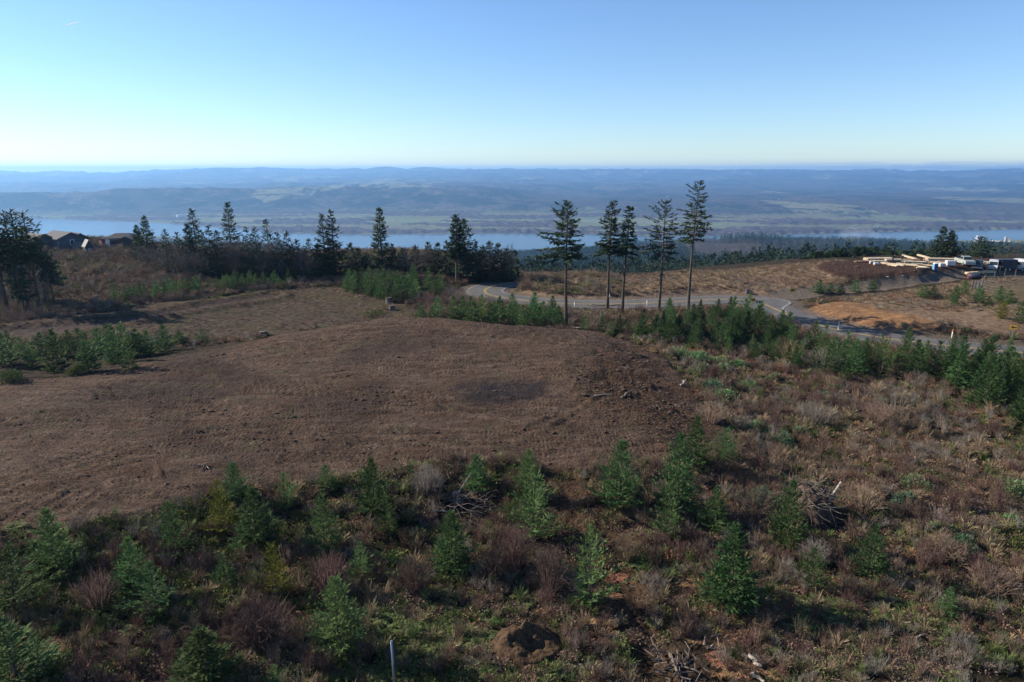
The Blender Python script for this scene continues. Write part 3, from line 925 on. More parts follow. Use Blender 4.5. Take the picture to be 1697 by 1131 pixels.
def bare_tree(seed, H=9.0, spread=.45, levels=3, twig=.055, trunk_r=.08, kids=(9, 5, 5), forked=False, clear=.3, up=.55):
    g = np.random.default_rng(seed)
    T, K = Acc(), Acc()
    n = 7
    zz = np.linspace(-.3, H * .86, n + 1)
    xs = np.cumsum(g.normal(0, .03 * H / n * 2, n + 1)); ys = np.cumsum(g.normal(0, .03 * H / n * 2, n + 1)); xs -= xs[0]; ys -= ys[0]
    P = np.stack([xs, ys, zz], 1)
    rr = trunk_r * (1 - .85 * np.linspace(0, 1, n + 1))
    T.add(prisms(P[:-1], P[1:], rr[:-1], rr[1:], 6))
    A, B, ra, rb = [], [], [], []
    def limb(p, d, L, r, lev):
        k = 3
        q = p
        for i in range(k):
            d = unit(d + g.normal(0, .13, 3) + np.array([0, 0, .10]))
            e = q + d * L / k
            r1 = max(r * (1 - .8 * (i + 1) / k), twig * .35)
            A.append(q); B.append(e); ra.append(max(r * (1 - .8 * i / k), twig * .4)); rb.append(r1)
            if lev < levels:
                for _ in range(max(1, kids[lev] // k)):
                    sdir = unit(d + g.normal(0, .55, 3))
                    limb(q + (e - q) * g.random(), sdir, L * g.uniform(.38, .62), max(r * .45, twig * .6), lev + 1)
            q = e
    for i in range(kids[0] * 2):
        f = clear + (1 - clear) * (i + g.random()) / (kids[0] * 2)
        z = f * H * .86
        p = np.array([np.interp(z, zz, xs), np.interp(z, zz, ys), z])
        a = i * 2.4 + g.uniform(-.5, .5)
        d = np.array([math.cos(a), math.sin(a), up + .6 * f + g.uniform(-.15, .3)])
        limb(p, unit(d), H * spread * (1.15 - .75 * f) * g.uniform(.7, 1.15), trunk_r * .42 * (1.1 - f), 1)
    K.add(prisms(np.array(A), np.array(B), np.array(ra), np.array(rb), 3))
    return T, K

def bare_meshes(seed, mat, **kw):
    T, K = bare_tree(seed, **kw)
    return [("trunk", T.mesh("alder_trunk", mat)), ("crown", K.mesh("alder_crown", mat))]

# ------------------------------------------------------------------ young firs in the brush, one by one as surveyed
YF = [conifer_meshes("young_fir", 100 + i, [M_NEEDLE, M_BARK], H=4.0, Rr=r, whorls=wh + 3, per=pr, sprays=20, spray_len=.36, spray_w=.075, power=pw, ragged=rg, low_up=lo, top_up=58, trunk_r=.055, gaps=gp, asym=asy, asym_az=i * 1.7, lean=(le, -le * .6), start=st)
      for i, (r, wh, pw, rg, lo, pr, gp, asy, le, st) in enumerate([(1.25, 15, .80, .22, 10, 8, 0, 0, .05, .04), (1.40, 14, .72, .30, 14, 8, .05, .15, -.1, .04), (1.10, 17, .85, .20, 6, 8, 0, 0, .12, .05), (1.55, 13, .62, .34, 18, 8, .12, .2, 0, .03), (1.20, 11, .95, .42, 14, 6, .15, .25, .18, .07),
                                                                  (1.35, 16, .75, .24, 2, 8, 0, .1, -.06, .04), (1.30, 10, .70, .50, 22, 6, .25, .3, .1, .08), (1.45, 18, .60, .20, 8, 9, 0, 0, 0, .02), (1.05, 12, 1.1, .36, 12, 7, .1, 0, -.2, .05)])]
YF_W = [1.25, 1.4, 1.1, 1.55, 1.2, 1.35, 1.3, 1.45, 1.05]
YF_YELLOW = [("trunk", YF[3][0][1]), ("crown", None)]
_y = YF[3][1][1].copy(); _y.materials.clear(); _y.materials.append(M_NEEDLE_YELLOW); _y.materials.append(M_BARK); YF_YELLOW[1] = ("crown", _y)

# small ones farther off share lighter meshes
SF = [conifer_meshes("small_fir", 140 + i, [M_NEEDLE, M_BARK], H=3.0, Rr=r, whorls=14, per=7, sprays=10, spray_len=.42, spray_w=.13, power=.8, ragged=.28, trunk_r=.05) for i, r in enumerate([1.05, 1.2, .95, 1.3, 1.1])]

def tall_from(p, top_py, px):
    """height of something standing at p whose top shows at row top_py"""
    d = math.hypot(p.x, p.y)
    return float(sight_z(px, top_py, d)) - p.z

FG = [  # base column, base row, top row, width in photo pixels, label
    (95, 952, 838, 76, "broad young fir beside the edge of the bare dirt, by the photo's left edge"),
    (25, 1012, 900, 90, "young fir cut off by the left edge of the photo, upper of two there"),
    (32, 1135, 1005, 118, "wide young fir filling the bottom left corner of the photo"),
    (291, 926, 832, 62, "slim young fir just below the dirt edge, left of the yellow-green fir"),
    (392, 832, 768, 52, "dark green fir tip standing behind the yellow-green fir"),
    (427, 908, 806, 74, "tall dark fir with a long right-hand shadow, next to the yellow-green fir"),
    (475, 842, 784, 40, "narrow small fir against the bare dirt, between the dark fir and the tiny round fir"),
    (540, 809, 771, 38, "tiny round fir seedling alone at the edge of the bare dirt"),
    (540, 918, 820, 66, "even conical fir in the brush below the tiny round seedling"),
    (621, 852, 758, 60, "tall pointed fir whose tip reaches well up over the bare dirt"),
    (645, 888, 818, 46, "smaller fir tucked in front of the tall pointed fir"),
    (790, 813, 754, 48, "round bushy fir behind the leaning pale stick"),
    (884, 893, 790, 88, "large full fir in front of a smaller fir at the dirt edge"),
    (876, 826, 748, 50, "smaller fir standing right behind the large full fir at the dirt edge"),
    (747, 951, 848, 70, "upright fir in front of the heap of dead branches"),
    (977, 1006, 878, 86, "bright green fir with a clean cone shape above the earth mound"),
    (1026, 842, 732, 88, "wide bluish-green fir on the dirt edge, just right of the churned soil"),
    (1122, 852, 720, 82, "tall twin-looking fir in the middle of a clump at the dirt corner"),
    (1150, 782, 688, 54, "thin fir rising highest behind the clump at the dirt corner"),
    (1110, 897, 800, 58, "yellowish-green fir at the front of the clump at the dirt corner"),
    (1186, 882, 806, 54, "loose dark fir just right of the clump at the dirt corner"),
    (1201, 768, 710, 48, "sparse little fir in the torn soil behind the clump"),
    (1304, 908, 798, 66, "dense bright fir in front of the big tangle of roots"),
    (1212, 1008, 868, 98, "largest fir of the lower slope, wide skirted, above the fallen logs"),
    (1346, 978, 908, 62, "low dark fir between the widest fir and the leaning-tip fir"),
    (1441, 962, 868, 68, "fir with a bent leader in the dead brush below the root tangle"),
    (1568, 1020, 970, 42, "tiny bright fir seedling alone on the lower slope"),
    (222, 985, 888, 66, "feathery fir left of a double, with tan grass at its foot"),
    (260, 1022, 930, 78, "feathery fir in front of another, hiding its lower half"),
    (376, 970, 916, 42, "small round fir left of the yellow fir"),
    (600, 965, 898, 50, "faint slender fir among reddish twigs"),
    (562, 1085, 962, 96, "wide pale-tipped fir above the metal pole"),
    (346, 1140, 1038, 116, "bushy fir at the bottom edge left of the grey twiggy bush"),
    (456, 1148, 1102, 44, "tip of a small fir at the bottom edge under the grey twiggy bush"),
]
def plant(px, by, ty, w, label, meshes, group="young firs planted in the brush", name="young_fir", cat="fir tree", rz=None, Hm=4.0, Rm=1.25):
    p = ground(px, by)
    H = tall_from(p, ty, px)
    sz = w * px_size(p) / 2
    s = H / Hm
    k = sz / (Rm)
    t = make_tree(name, meshes, p - Vector((0, 0, .06)), label, cat, group, rng.uniform(0, 6.28) if rz is None else rz, (k, k, s))
    return t

for i, (px, by, ty, w, lab) in enumerate(FG):
    plant(px, by, ty, w, lab, YF[(i * 4) % 9], Rm=YF_W[(i * 4) % 9] * .98)
plant(370, 884, 796, 62, "yellow-green fir below the bare dirt, dark fir tip behind it", YF_YELLOW, group="yellowing firs", Rm=1.5)
plant(459, 988, 902, 58, "bright yellow fir, the yellowest of all, above the grey twiggy bush", YF_YELLOW, group="yellowing firs", Rm=1.5)

# ------------------------------------------------------------------ plantation rows farther off
def spread(poly_px, n, gap, zone_margin=0.0, tries=60):
    """points on the land inside an outline, kept apart"""
    poly = world_poly(poly_px)
    xs = [p[0] for p in poly]; ys = [p[1] for p in poly]
    pts = []
    for _ in range(n * tries):
        if len(pts) >= n: break
        x, y = rng.uniform(min(xs), max(xs)), rng.uniform(min(ys), max(ys))
        if sdist(np.array([x]), np.array([y]), poly)[0] < 0: continue
        if any((x - a) ** 2 + (y - b) ** 2 < gap * gap for a, b in pts): continue
        pts.append((x, y))
    pts.sort(key=lambda q: -q[1])
    return pts

def grove(pts, hs, label, group, meshes=None, name="young_fir", Hm=3.0, wide=1.0):
    for i, (x, y) in enumerate(pts):
        me = (meshes or SF)[i % len(meshes or SF)]
        h = rng.uniform(*hs) if isinstance(hs, tuple) else hs(x, y)
        make_tree(name, me, (x, y, gz(x, y) - .08), label, "fir tree", group, rng.uniform(0, 6.28), (h / Hm * wide, h / Hm * wide, h / Hm))

# the row on the far side of the bare dirt, towards the dirt track
for i, (px, by, ty, w) in enumerate([(8, 606, 552, 44), (36, 592, 560, 34), (96, 618, 548, 48), (70, 588, 552, 36), (118, 592, 548, 40), (148, 616, 552, 42), (165, 590, 545, 40), (192, 602, 540, 40), (206, 590, 536, 40), (228, 590, 545, 40),
                                     (247, 588, 548, 38), (275, 582, 540, 36), (298, 570, 548, 30), (336, 566, 546, 20), (55, 608, 566, 30), (180, 578, 538, 34), (132, 580, 545, 34), (15, 578, 548, 30), (214, 612, 565, 30), (90, 575, 548, 30)]):
    plant(px, by, ty, w, "bright young fir in the row between the bare dirt and the curving track", SF[i % 5], group="firs in the row beyond the bare dirt", Hm=3.0, Rm=1.1)

grove(spread([(190, 492), (260, 484), (330, 477), (400, 472), (470, 466), (486, 458), (420, 462), (330, 468), (240, 478), (190, 485)], 40, 1.45), (1.9, 3.0), "low young fir in the narrow band under the bare alder trees", "firs in the band under the alders")
grove(spread([(562, 469), (590, 476), (640, 486), (690, 490), (735, 480), (738, 468), (700, 462), (650, 458), (590, 462)], 42, 2.1), (2.3, 3.6), "young fir in the dense dark thicket beside the road bend", "firs of the thicket by the road bend")
grove(spread([(688, 528), (720, 528), (800, 536), (880, 545), (930, 542), (925, 515), (870, 512), (800, 518), (740, 522), (700, 520)], 26, 2.3), (2.4, 3.6), "young fir in the row along the crest of the bare dirt", "firs along the crest of the bare dirt")
def big_right(x, y):
    return float(np.interp(x, [5, 20, 35, 55], [2.4, 3.0, 3.4, 4.0])) * rng.uniform(.55, 1.25)
grove(spread([(960, 548), (1000, 544), (1060, 538), (1120, 524), (1210, 514), (1250, 530), (1290, 556), (1310, 598), (1250, 588), (1180, 572), (1100, 560), (1030, 560)], 66, 1.8), big_right, "young fir in the plantation between the tall bare-trunked firs and the road", "plantation firs below the road", YF, Hm=4.0, wide=.92)
grove(spread([(1285, 552), (1360, 568), (1430, 582), (1500, 592), (1560, 598), (1640, 608), (1700, 612), (1760, 640), (1720, 690), (1650, 660), (1600, 632), (1540, 625), (1460, 612), (1400, 622), (1320, 604)], 84, 1.8), big_right, "young fir in the plantation strip beside the lower road", "plantation firs beside the lower road", YF, Hm=4.0, wide=.92)
grove(spread([(1570, 622), (1640, 628), (1705, 640), (1770, 705), (1690, 698), (1640, 672), (1590, 645)], 14, 2.2), (3.6, 5.2), "large young fir at the near corner of the plantation by the photo edge", "big plantation firs at the photo edge", YF, Hm=4.0, wide=.95)
for i, (px, by, ty, w, lab) in enumerate([
    (1357, 486, 464, 26, "left one of a pair of small firs by the gravel drive"), (1376, 486, 469, 18, "right one of a pair of small firs by the gravel drive"), (1393, 486, 470, 18, "tiny fir between the fir pair and two lone firs on the cut slope"),
    (1417, 484, 464, 20, "bright lone fir under the dark fill, nearer the fir pair"), (1447, 484, 463, 20, "lone fir under the dark fill where the gravel drive starts to climb"), (1530, 494, 472, 24, "left fir of a touching pair on the grassy slope below the toilet"),
    (1546, 492, 474, 18, "right fir of a touching pair on the grassy slope below the toilet"), (1582, 502, 474, 22, "yellowish fir in front of the roll of black pipe"), (1598, 490, 466, 22, "pointed fir just under the roll of black pipe"),
    (1621, 502, 474, 24, "fir in front of the low shed at the fence corner"), (1637, 510, 492, 18, "little fir right of the shed and low on the slope"), (1656, 500, 475, 24, "fir before the fenced lawn, left of two overlapping firs"),
    (1672, 505, 482, 26, "overlapping fir before the fenced lawn, nearer the photo edge"), (1690, 535, 500, 26, "fir at the very edge of the photo above the arrow sign"), (1582, 507, 492, 14, "seedling at the foot of the yellowish fir")]):
    plant(px, by, ty, w, lab, SF[i % 5], group="firs on the grassy slope", Hm=3.0, Rm=1.1)
plant(1660, 528, 498, 28, "yellowing fir on the grassy slope above the arrow sign", YF_YELLOW, group="yellowing firs", Rm=1.5)

# ------------------------------------------------------------------ tall firs with bare trunks
TALL = [  # base px, base row, top px, top row, crown start fraction, radius px left and right (photo pixels), label
    (938, 545, 934, 337, .41, 34, 18, "tall fir nearest the bare dirt, its full dark crown swept to one side"),
    (1006, 518, 1009, 336, .44, 15, 16, "tall slim fir, first of a close pair beside the road"),
    (1031, 522, 1035, 343, .43, 14, 12, "tall slim fir, shorter and thinner of a close pair beside the road"),
    (1091, 520, 1096, 335, .45, 30, 14, "tall thin-crowned fir between the close pair and the tallest fir"),
    (1139, 528, 1144, 303, .40, 27, 17, "tallest bare-trunked fir, ragged crown, farthest along the road"),
]
for i, (bx, by, tx, ty, cs, wl, wr, lab) in enumerate(TALL):
    p = ground(bx, by)
    H = tall_from(p, ty, tx)
    m = px_size(p)
    mean = (wl + wr) / 2 * m
    lean = (tx - bx) * m
    kw = dict(H=H, Rr=mean * [.98, .88, .85, .95, .92][i], start=1 - cs, whorls=[26, 26, 24, 20, 21][i], per=5, sprays=[20, 18, 16, 17, 17][i], spray_len=.75, spray_w=.24, top_up=38, low_up=-4, power=[.50, .42, .45, .40, .42][i],
              droop=.22, asym=(wl - wr) / (wl + wr) * 1.1, asym_az=math.pi * .95, ragged=.72, trunk_r=.27, lean=(lean, 0), gaps=[.02, .06, .08, .10, .06][i], fol_min=.25)
    T, K = conifer(300 + i, **kw)
    stub = Acc()
    g = np.random.default_rng(900 + i); ns = 26
    zz = g.uniform(.3, 1 - cs, ns) * H; a = g.uniform(0, 6.28, ns); base = np.stack([lean * (zz / H) ** 1.3, zz * 0, zz], 1)
    T.add(prisms(base, base + np.stack([np.cos(a), np.sin(a), g.uniform(-.3, .2, ns)], 1) * g.uniform(.3, .9, ns)[:, None], .03, .012, 3))
    make_tree("tall_fir", [("trunk", T.mesh("tall_fir_trunk", M_BARK)), ("crown", K.mesh("tall_fir_crown", [M_NEEDLE_DARK, M_BARK]))], p, lab, "fir tree", "tall firs with bare trunks")

# ------------------------------------------------------------------ the tree line on the rim of the hilltop
def big_fir(seed, px, by, ty, w, label, group="firs in the tree line", start=.06, power=.8, droop=.25, ragged=.3, asym=0.0, az0=0.0, whorls=24, sprays=12, gaps=.05, dist=None, low_up=0, per=7):
    p = ground(px, by) if dist is None else None
    if p is None:
        x, y = (float(c) for c in on_plane(px, by)); k = dist / math.hypot(x, y); p = Vector((x * k, y * k, 0)); p.z = gz(p.x, p.y)
    H = tall_from(p, ty, px); m = px_size(p)
    T, K = conifer(seed, H=H, Rr=w * m / 2, start=start, whorls=whorls, per=per, sprays=sprays, spray_len=.95, spray_w=.36, top_up=40, low_up=low_up, power=power, droop=droop, ragged=ragged, asym=asym, asym_az=az0, trunk_r=.02 * H + .02, gaps=gaps)
    return make_tree("fir_tree", [("trunk", T.mesh("fir_trunk", M_BARK)), ("crown", K.mesh("fir_crown", [M_NEEDLE_DARK, M_BARK]))], p - Vector((0, 0, .2)), label, "fir tree", group)

big_fir(401, 386, 440, 335, 44, "layered broad fir, the tallest tip above the alder wood", sprays=15)
big_fir(402, 541, 462, 355, 40, "left and slightly shorter trunk of the big fir pair beside the wood")
big_fir(403, 556, 462, 350, 46, "right and taller trunk of the big fir pair beside the wood", sprays=14)
big_fir(404, 634, 453, 345, 34, "single dark fir shaped like a spire standing alone at the rim", power=.62, ragged=.22, sprays=15, whorls=28)
big_fir(405, 757, 470, 358, 22, "slender fir with a long bare lower trunk next to the road bend", start=.42, power=.5)
big_fir(406, 770, 468, 364, 42, "fuller fir leaning on the slender one next to the road bend", start=.2, power=.6, asym=.3)
big_fir(407, 330, 450, 346, 36, "tall fir with a thin open top rising from the alder wood", ragged=.4, gaps=.12)
big_fir(408, 317, 450, 372, 30, "shorter fir beside the open-topped fir in the wood")
big_fir(409, 249, 436, 358, 34, "fir behind the second house, forked dark top")
big_fir(410, 233, 432, 374, 20, "small leaning fir next to the second house")
big_fir(411, 449, 458, 364, 26, "bare-looking brown conical fir in the wood", gaps=.35, sprays=7)
for i, (px, by, ty, w) in enumerate([(280, 452, 380, 30), (302, 456, 386, 28), (353, 462, 374, 30), (366, 464, 382, 28), (415, 465, 378, 30), (430, 466, 376, 30), (465, 466, 386, 26), (480, 466, 384, 28), (496, 466, 398, 30), (341, 460, 382, 28),
                                     (582, 456, 404, 26), (652, 453, 406, 26), (726, 460, 404, 26), (516, 464, 396, 26), (530, 464, 404, 24), (710, 458, 402, 26), (742, 462, 398, 26), (690, 452, 408, 22), (668, 450, 412, 22), (596, 452, 412, 26), (608, 450, 420, 20), (812, 466, 400, 30), (826, 468, 404, 30), (840, 466, 412, 28), (852, 464, 414, 26), (800, 466, 408, 28), (788, 468, 404, 24)]):
    big_fir(420 + i, px, by, ty, w, "dark fir among the bare trees along the rim of the hilltop", "dark firs along the rim", whorls=16, sprays=9, power=.75)
# the stand at the left edge: high trunks, crowns in their upper half
for i, (px, by, ty, w, cs, lab) in enumerate([
    (12, 520, 340, 62, .40, "outermost tall fir of the dense stand at the left edge"), (34, 514, 352, 46, .48, "leaning-topped fir in the middle of the dense stand at the left edge"), (48, 520, 350, 54, .45, "broad fir of the dense stand, its tip beside the open-topped one"),
    (66, 516, 350, 60, .42, "open-topped fir on the house side of the dense stand"), (78, 508, 392, 40, .45, "short fir closest to the grey house in the dense stand"), (-12, 520, 356, 60, .4, "fir half out of the photo in the dense stand"),
    (24, 505, 398, 40, .5, "thin fir deep inside the dense stand"), (90, 506, 420, 34, .35, "lowest fir at the house-side foot of the dense stand"), (4, 500, 372, 46, .42, "dark fir behind the outermost one in the dense stand"), (56, 500, 376, 44, .45, "rear fir between the broad and the open-topped fir of the dense stand"), (42, 524, 408, 36, .3, "young full-skirted fir at the front foot of the dense stand")]):
    big_fir(460 + i, px, by, ty, w * .74, lab, "firs of the dense stand at the photo edge", start=min(cs + .12, .58) if cs > .32 else cs, power=.55, droop=.3, ragged=.6, whorls=17, sprays=8, gaps=.22)

BT = [bare_meshes(500 + i, M_GREYBARK, H=9.0, spread=s, trunk_r=.075, clear=c, up=u) for i, (s, c, u) in enumerate([(.36, .3, .8), (.42, .22, .6), (.30, .4, 1.0), (.48, .15, .5), (.34, .35, .7)])]
def bare_at(px, by, ty, label, group, dist=None):
    if dist is None:
        p = ground(px, by)
    else:
        x, y = (float(c) for c in on_plane(px, by)); k = dist / math.hypot(x, y); p = Vector((x * k, y * k, 0)); p.z = gz(p.x, p.y)
    H = tall_from(p, ty, px); s = H / 9.0
    w = s * rng.uniform(.85, 1.2)
    return make_tree("bare_tree", BT[int(rng.integers(5))], p - Vector((0, 0, .1)), label, "bare tree", group, rng.uniform(0, 6.28), (w, w, s))
for i in range(92):
    px = 215 + 300 * i / 91 + rng.uniform(-6, 6)
    by = np.interp(px, [200, 240, 300, 380, 520], [428, 440, 456, 462, 466]) + rng.uniform(-8, 2)
    ty = np.interp(px, [200, 240, 280, 320, 400, 460, 520], [414, 408, 402, 402, 396, 400, 412]) + rng.uniform(-8, 20)
    bare_at(px, by, ty, "leafless grey alder in the wood along the rim", "leafless alders of the rim wood")
for i in range(36):
    bare_at(228 + 285 * i / 35 + rng.uniform(-4, 4), np.interp(i, [0, 8, 35], [447, 462, 468]) + rng.uniform(-2, 2), np.interp(i, [0, 8, 35], [412, 420, 418]) + rng.uniform(-10, 8), "low leafless alder at the front of the rim wood, above the band of low firs", "low alders fronting the rim wood")
for i in range(52):
    px = 525 + 320 * i / 51 + rng.uniform(-6, 6)
    by = np.interp(px, [520, 600, 700, 770, 850], [464, 454, 458, 468, 468]) + rng.uniform(-6, 2)
    ty = np.interp(px, [520, 600, 660, 700, 770, 850], [406, 418, 418, 408, 400, 408]) + rng.uniform(-6, 18)
    bare_at(px, by, ty, "leafless brown tree between the firs beside the road bend", "leafless trees by the road bend")
for i in range(14):
    bare_at(rng.uniform(-10, 95), rng.uniform(500, 520), rng.uniform(425, 470), "thin leafless tree under the dense fir stand", "leafless trees under the fir stand")
# behind the building site
big_fir(480, 1557, 424, 376, 36, "large dark fir behind the building site, taller of two grown together", dist=188, low_up=6)
big_fir(481, 1572, 424, 383, 34, "large dark fir behind the building site, shorter of two grown together", dist=187, low_up=6)
big_fir(482, 1622, 428, 392, 40, "olive thin fir in front of the grain terminal", dist=196, gaps=.2, power=.6)
for i, (px, ty) in enumerate([(1652, 404), (1668, 400), (1684, 398), (1700, 400), (1676, 408)]):
    bare_at(px, 434, ty, "rounded leafless tree at the photo edge behind the building site", "rounded leafless trees behind the site", 203)
for i, px in enumerate([1586, 1598, 1606, 1536, 1640]):
    bare_at(px, 428, 410 + rng.uniform(-2, 6), "low leafless tree behind the lumber and the big fir", "low leafless trees behind the lumber", 200)
for i in range(26):
    px = 1338 + (1520 - 1338) * i / 25 + rng.uniform(-3, 3)
    d = float(np.interp(px, EDGE_PX, EDGE_R)) + rng.uniform(8, 26)
    big_fir(520 + i % 7, px, 440, np.interp(px, [1338, 1400, 1440, 1520], [424, 414, 412, 418]) + rng.uniform(-5, 6), rng.uniform(16, 24), "green fir in the row showing over the brow behind the dark fill", "firs over the brow behind the fill", dist=d, whorls=12, sprays=8, power=.8)
# ------------------------------------------------------------------ what nobody could count: ground cover and the far wood
def scatter(name, label, protos, pts, kind, sxy, sz, rot, tilt=None):
    """one object that carries many copies of small tufts (kind = stuff)"""
    n = len(pts)
    me = bpy.data.meshes.new(name)
    me.vertices.add(n); me.vertices.foreach_set("co", np.asarray(pts, np.float32).ravel())
    for k, v in (("rot", rot), ("sxy", sxy), ("sz", sz)):
        a = me.attributes.new(k, 'FLOAT', 'POINT'); a.data.foreach_set("value", np.asarray(v, np.float32))
    a = me.attributes.new("kind", 'INT', 'POINT'); a.data.foreach_set("value", np.asarray(kind, np.int32))
    o = new_obj(name, me)
    ng = bpy.data.node_groups.new(name + "_scatter", 'GeometryNodeTree')
    ng.interface.new_socket("Geometry", in_out='INPUT', socket_type='NodeSocketGeometry')
    ng.interface.new_socket("Geometry", in_out='OUTPUT', socket_type='NodeSocketGeometry')
    N, Lk = ng.nodes, ng.links
    gi, go = N.new("NodeGroupInput"), N.new("NodeGroupOutput")
    jn = N.new("GeometryNodeJoinGeometry")
    def at(nm, ty='FLOAT'):
        q = N.new("GeometryNodeInputNamedAttribute"); q.data_type = ty; q.inputs[0].default_value = nm; return q.outputs[0]
    kd = at("kind", 'INT')
    ro = N.new("ShaderNodeCombineXYZ"); Lk.new(at("rot"), ro.inputs[2])
    sc = N.new("ShaderNodeCombineXYZ"); s1 = at("sxy"); Lk.new(s1, sc.inputs[0]); Lk.new(s1, sc.inputs[1]); Lk.new(at("sz"), sc.inputs[2])
    for i, pm in enumerate(protos):
        po = bpy.data.objects.new(name + "_tuft", pm)
        oi = N.new("GeometryNodeObjectInfo"); oi.inputs['Object'].default_value = po
        cp = N.new("FunctionNodeCompare"); cp.data_type = 'INT'; cp.operation = 'EQUAL'
        Lk.new(kd, cp.inputs[2]); cp.inputs[3].default_value = i
        ip = N.new("GeometryNodeInstanceOnPoints")
        Lk.new(gi.outputs[0], ip.inputs['Points']); Lk.new(cp.outputs[0], ip.inputs['Selection']); Lk.new(oi.outputs['Geometry'], ip.inputs['Instance'])
        Lk.new(ro.outputs[0], ip.inputs['Rotation']); Lk.new(sc.outputs[0], ip.inputs['Scale'])
        Lk.new(ip.outputs[0], jn.inputs[0])
    Lk.new(jn.outputs[0], go.inputs[0])
    md = o.modifiers.new("scatter", 'NODES'); md.node_group = ng
    return tag(o, label, None, None, 'stuff')

def dome_pts(g, n, r, h, core=.55):
    a = g.uniform(0, 6.28, n); q = np.sqrt(g.random(n)) * r; z = h * np.sqrt(np.maximum(1 - (q / r) ** 2, 0)) * g.uniform(core, 1, n)
    return np.stack([np.cos(a) * q, np.sin(a) * q, z], 1)

def leaf_clump(seed, mat, n, r, h, L, W, twigs=14, twmat=None, lo=.4):
    g = np.random.default_rng(seed); K = Acc()
    p = dome_pts(g, n, r, h, lo)
    out = p * np.array([1, 1, .6]) + g.normal(0, .35 * r, (n, 3))
    K.add(blades(p, out, L * g.uniform(.6, 1.4, n), W * g.uniform(.7, 1.3, n), np.array([0, 0, 1.0]) + g.normal(0, .6, (n, 3)), bend=.1))
    b = np.zeros((twigs, 3)); b[:, :2] = g.normal(0, r * .25, (twigs, 2)); e = dome_pts(g, twigs, r * 1.05, h * 1.15, .8)
    K.add(prisms(b, e, .010, .005, 3), 1)
    return K.mesh("clump", [mat, twmat or M_TWIG_BROWN])

def grass_clump(seed, mat, n, r, h, W, splay=.55):
    g = np.random.default_rng(seed); K = Acc()
    b = np.zeros((n, 3)); a = g.uniform(0, 6.28, n); b[:, 0] = np.cos(a) * r * .35 * g.random(n); b[:, 1] = np.sin(a) * r * .35 * g.random(n)
    d = np.stack([np.cos(a) * splay * g.random(n), np.sin(a) * splay * g.random(n), np.ones(n)], 1)
    L = h * g.uniform(.5, 1.1, n)
    mid = b + unit(d) * L[:, None] * .55
    d2 = d + np.stack([np.cos(a), np.sin(a), -.3 * np.ones(n)], 1) * g.uniform(.2, 1.1, n)[:, None]
    up = np.stack([np.cos(a), np.sin(a), np.zeros(n)], 1) + g.normal(0, .4, (n, 3))
    K.add(blades(b, d, L * .75, W, up)); K.add(blades(mid, d2, L * .55, W * .8, up))
    return K.mesh("clump", mat)

def twig_clump(seed, mat, n, r, h, rad, splay=.45, forks=2):
    g = np.random.default_rng(seed); K = Acc()
    a = g.uniform(0, 6.28, n); b = np.stack([np.cos(a) * r * .25 * g.random(n), np.sin(a) * r * .25 * g.random(n), np.zeros(n)], 1)
    d = np.stack([np.cos(a) * splay * g.random(n), np.sin(a) * splay * g.random(n), np.ones(n)], 1)
    L = (h * g.uniform(.6, 1.1, n))[:, None]
    m = b + unit(d) * L * .5; e = m + unit(d + g.normal(0, .18, (n, 3))) * L * .5
    K.add(prisms(b, m, rad, rad * .75)); K.add(prisms(m, e, rad * .75, rad * .3))
    for _ in range(forks):
        t = g.uniform(.0, .7, n)[:, None]; s = m + (e - m) * t
        K.add(prisms(s, s + unit(d + g.normal(0, .55, (n, 3))) * L * g.uniform(.15, .35, n)[:, None], rad * .55, rad * .25))
    return K.mesh("clump", mat)

def fern_clump(seed, mat, n, r, h, W):
    g = np.random.default_rng(seed); K = Acc()
    for i in range(n):
        a = 6.28 * i / n + g.uniform(-.3, .3); L = r * g.uniform(.75, 1.15); k = 9
        s = np.linspace(.08, 1, k); hh = h * g.uniform(.8, 1.2)
        p = np.stack([np.cos(a) * s * L, np.sin(a) * s * L, hh * (1.7 * s - 1.25 * s * s) * 1.7 * .6], 1)
        w = W * np.sin(np.clip(s * 1.05, 0, 1) * 3.0) + .02
        sd = np.array([-math.sin(a), math.cos(a), 0])
        for sg in (-1, 1):
            d = sd * sg + np.array([math.cos(a), math.sin(a), 0]) * .45 + g.normal(0, .1, (k, 3))
            K.add(blades(p, d, w, .055, np.array([0, 0, 1.0]) + g.normal(0, .15, (k, 3))))
    return K.mesh("clump", mat)

COVER = [leaf_clump(700, M_TWIG_BROWN, 64, .48, .42, .11, .05, 20), leaf_clump(701, M_BRAMBLE, 80, .50, .45, .12, .085, 12), grass_clump(702, M_STRAW, 46, .35, .75, .030), twig_clump(703, M_TWIG_RED, 34, .5, 1.0, .011, .5),
         twig_clump(704, M_TWIG_BROWN, 30, .5, .75, .010, .8), fern_clump(705, M_FERN, 13, .62, .34, .16), fern_clump(706, M_RUST, 11, .60, .22, .17), twig_clump(707, M_TWIG_GREY, 26, .45, .75, .010, .7),
         leaf_clump(708, M_TWIG_BROWN, 90, .62, .30, .10, .045, 30), leaf_clump(709, M_BRAMBLE, 60, .40, .34, .10, .065, 18), grass_clump(710, M_FERN, 40, .30, .60, .028, .5), leaf_clump(711, M_RUST, 66, .5, .40, .12, .05, 22, M_TWIG_RED)]

def cover_points(x0, x1, y0, y1, dens):
    n = int((x1 - x0) * (y1 - y0) * dens)
    x, y = rng.uniform(x0, x1, n), rng.uniform(y0, y1, n)
    z, A = land(x, y, True)
    px, py, d = proj(x, y, z)
    ok = (px > -420) & (px < 2120) & (py < 1290)
    return x[ok], y[ok], z[ok], {k: v[ok] for k, v in A.items()}

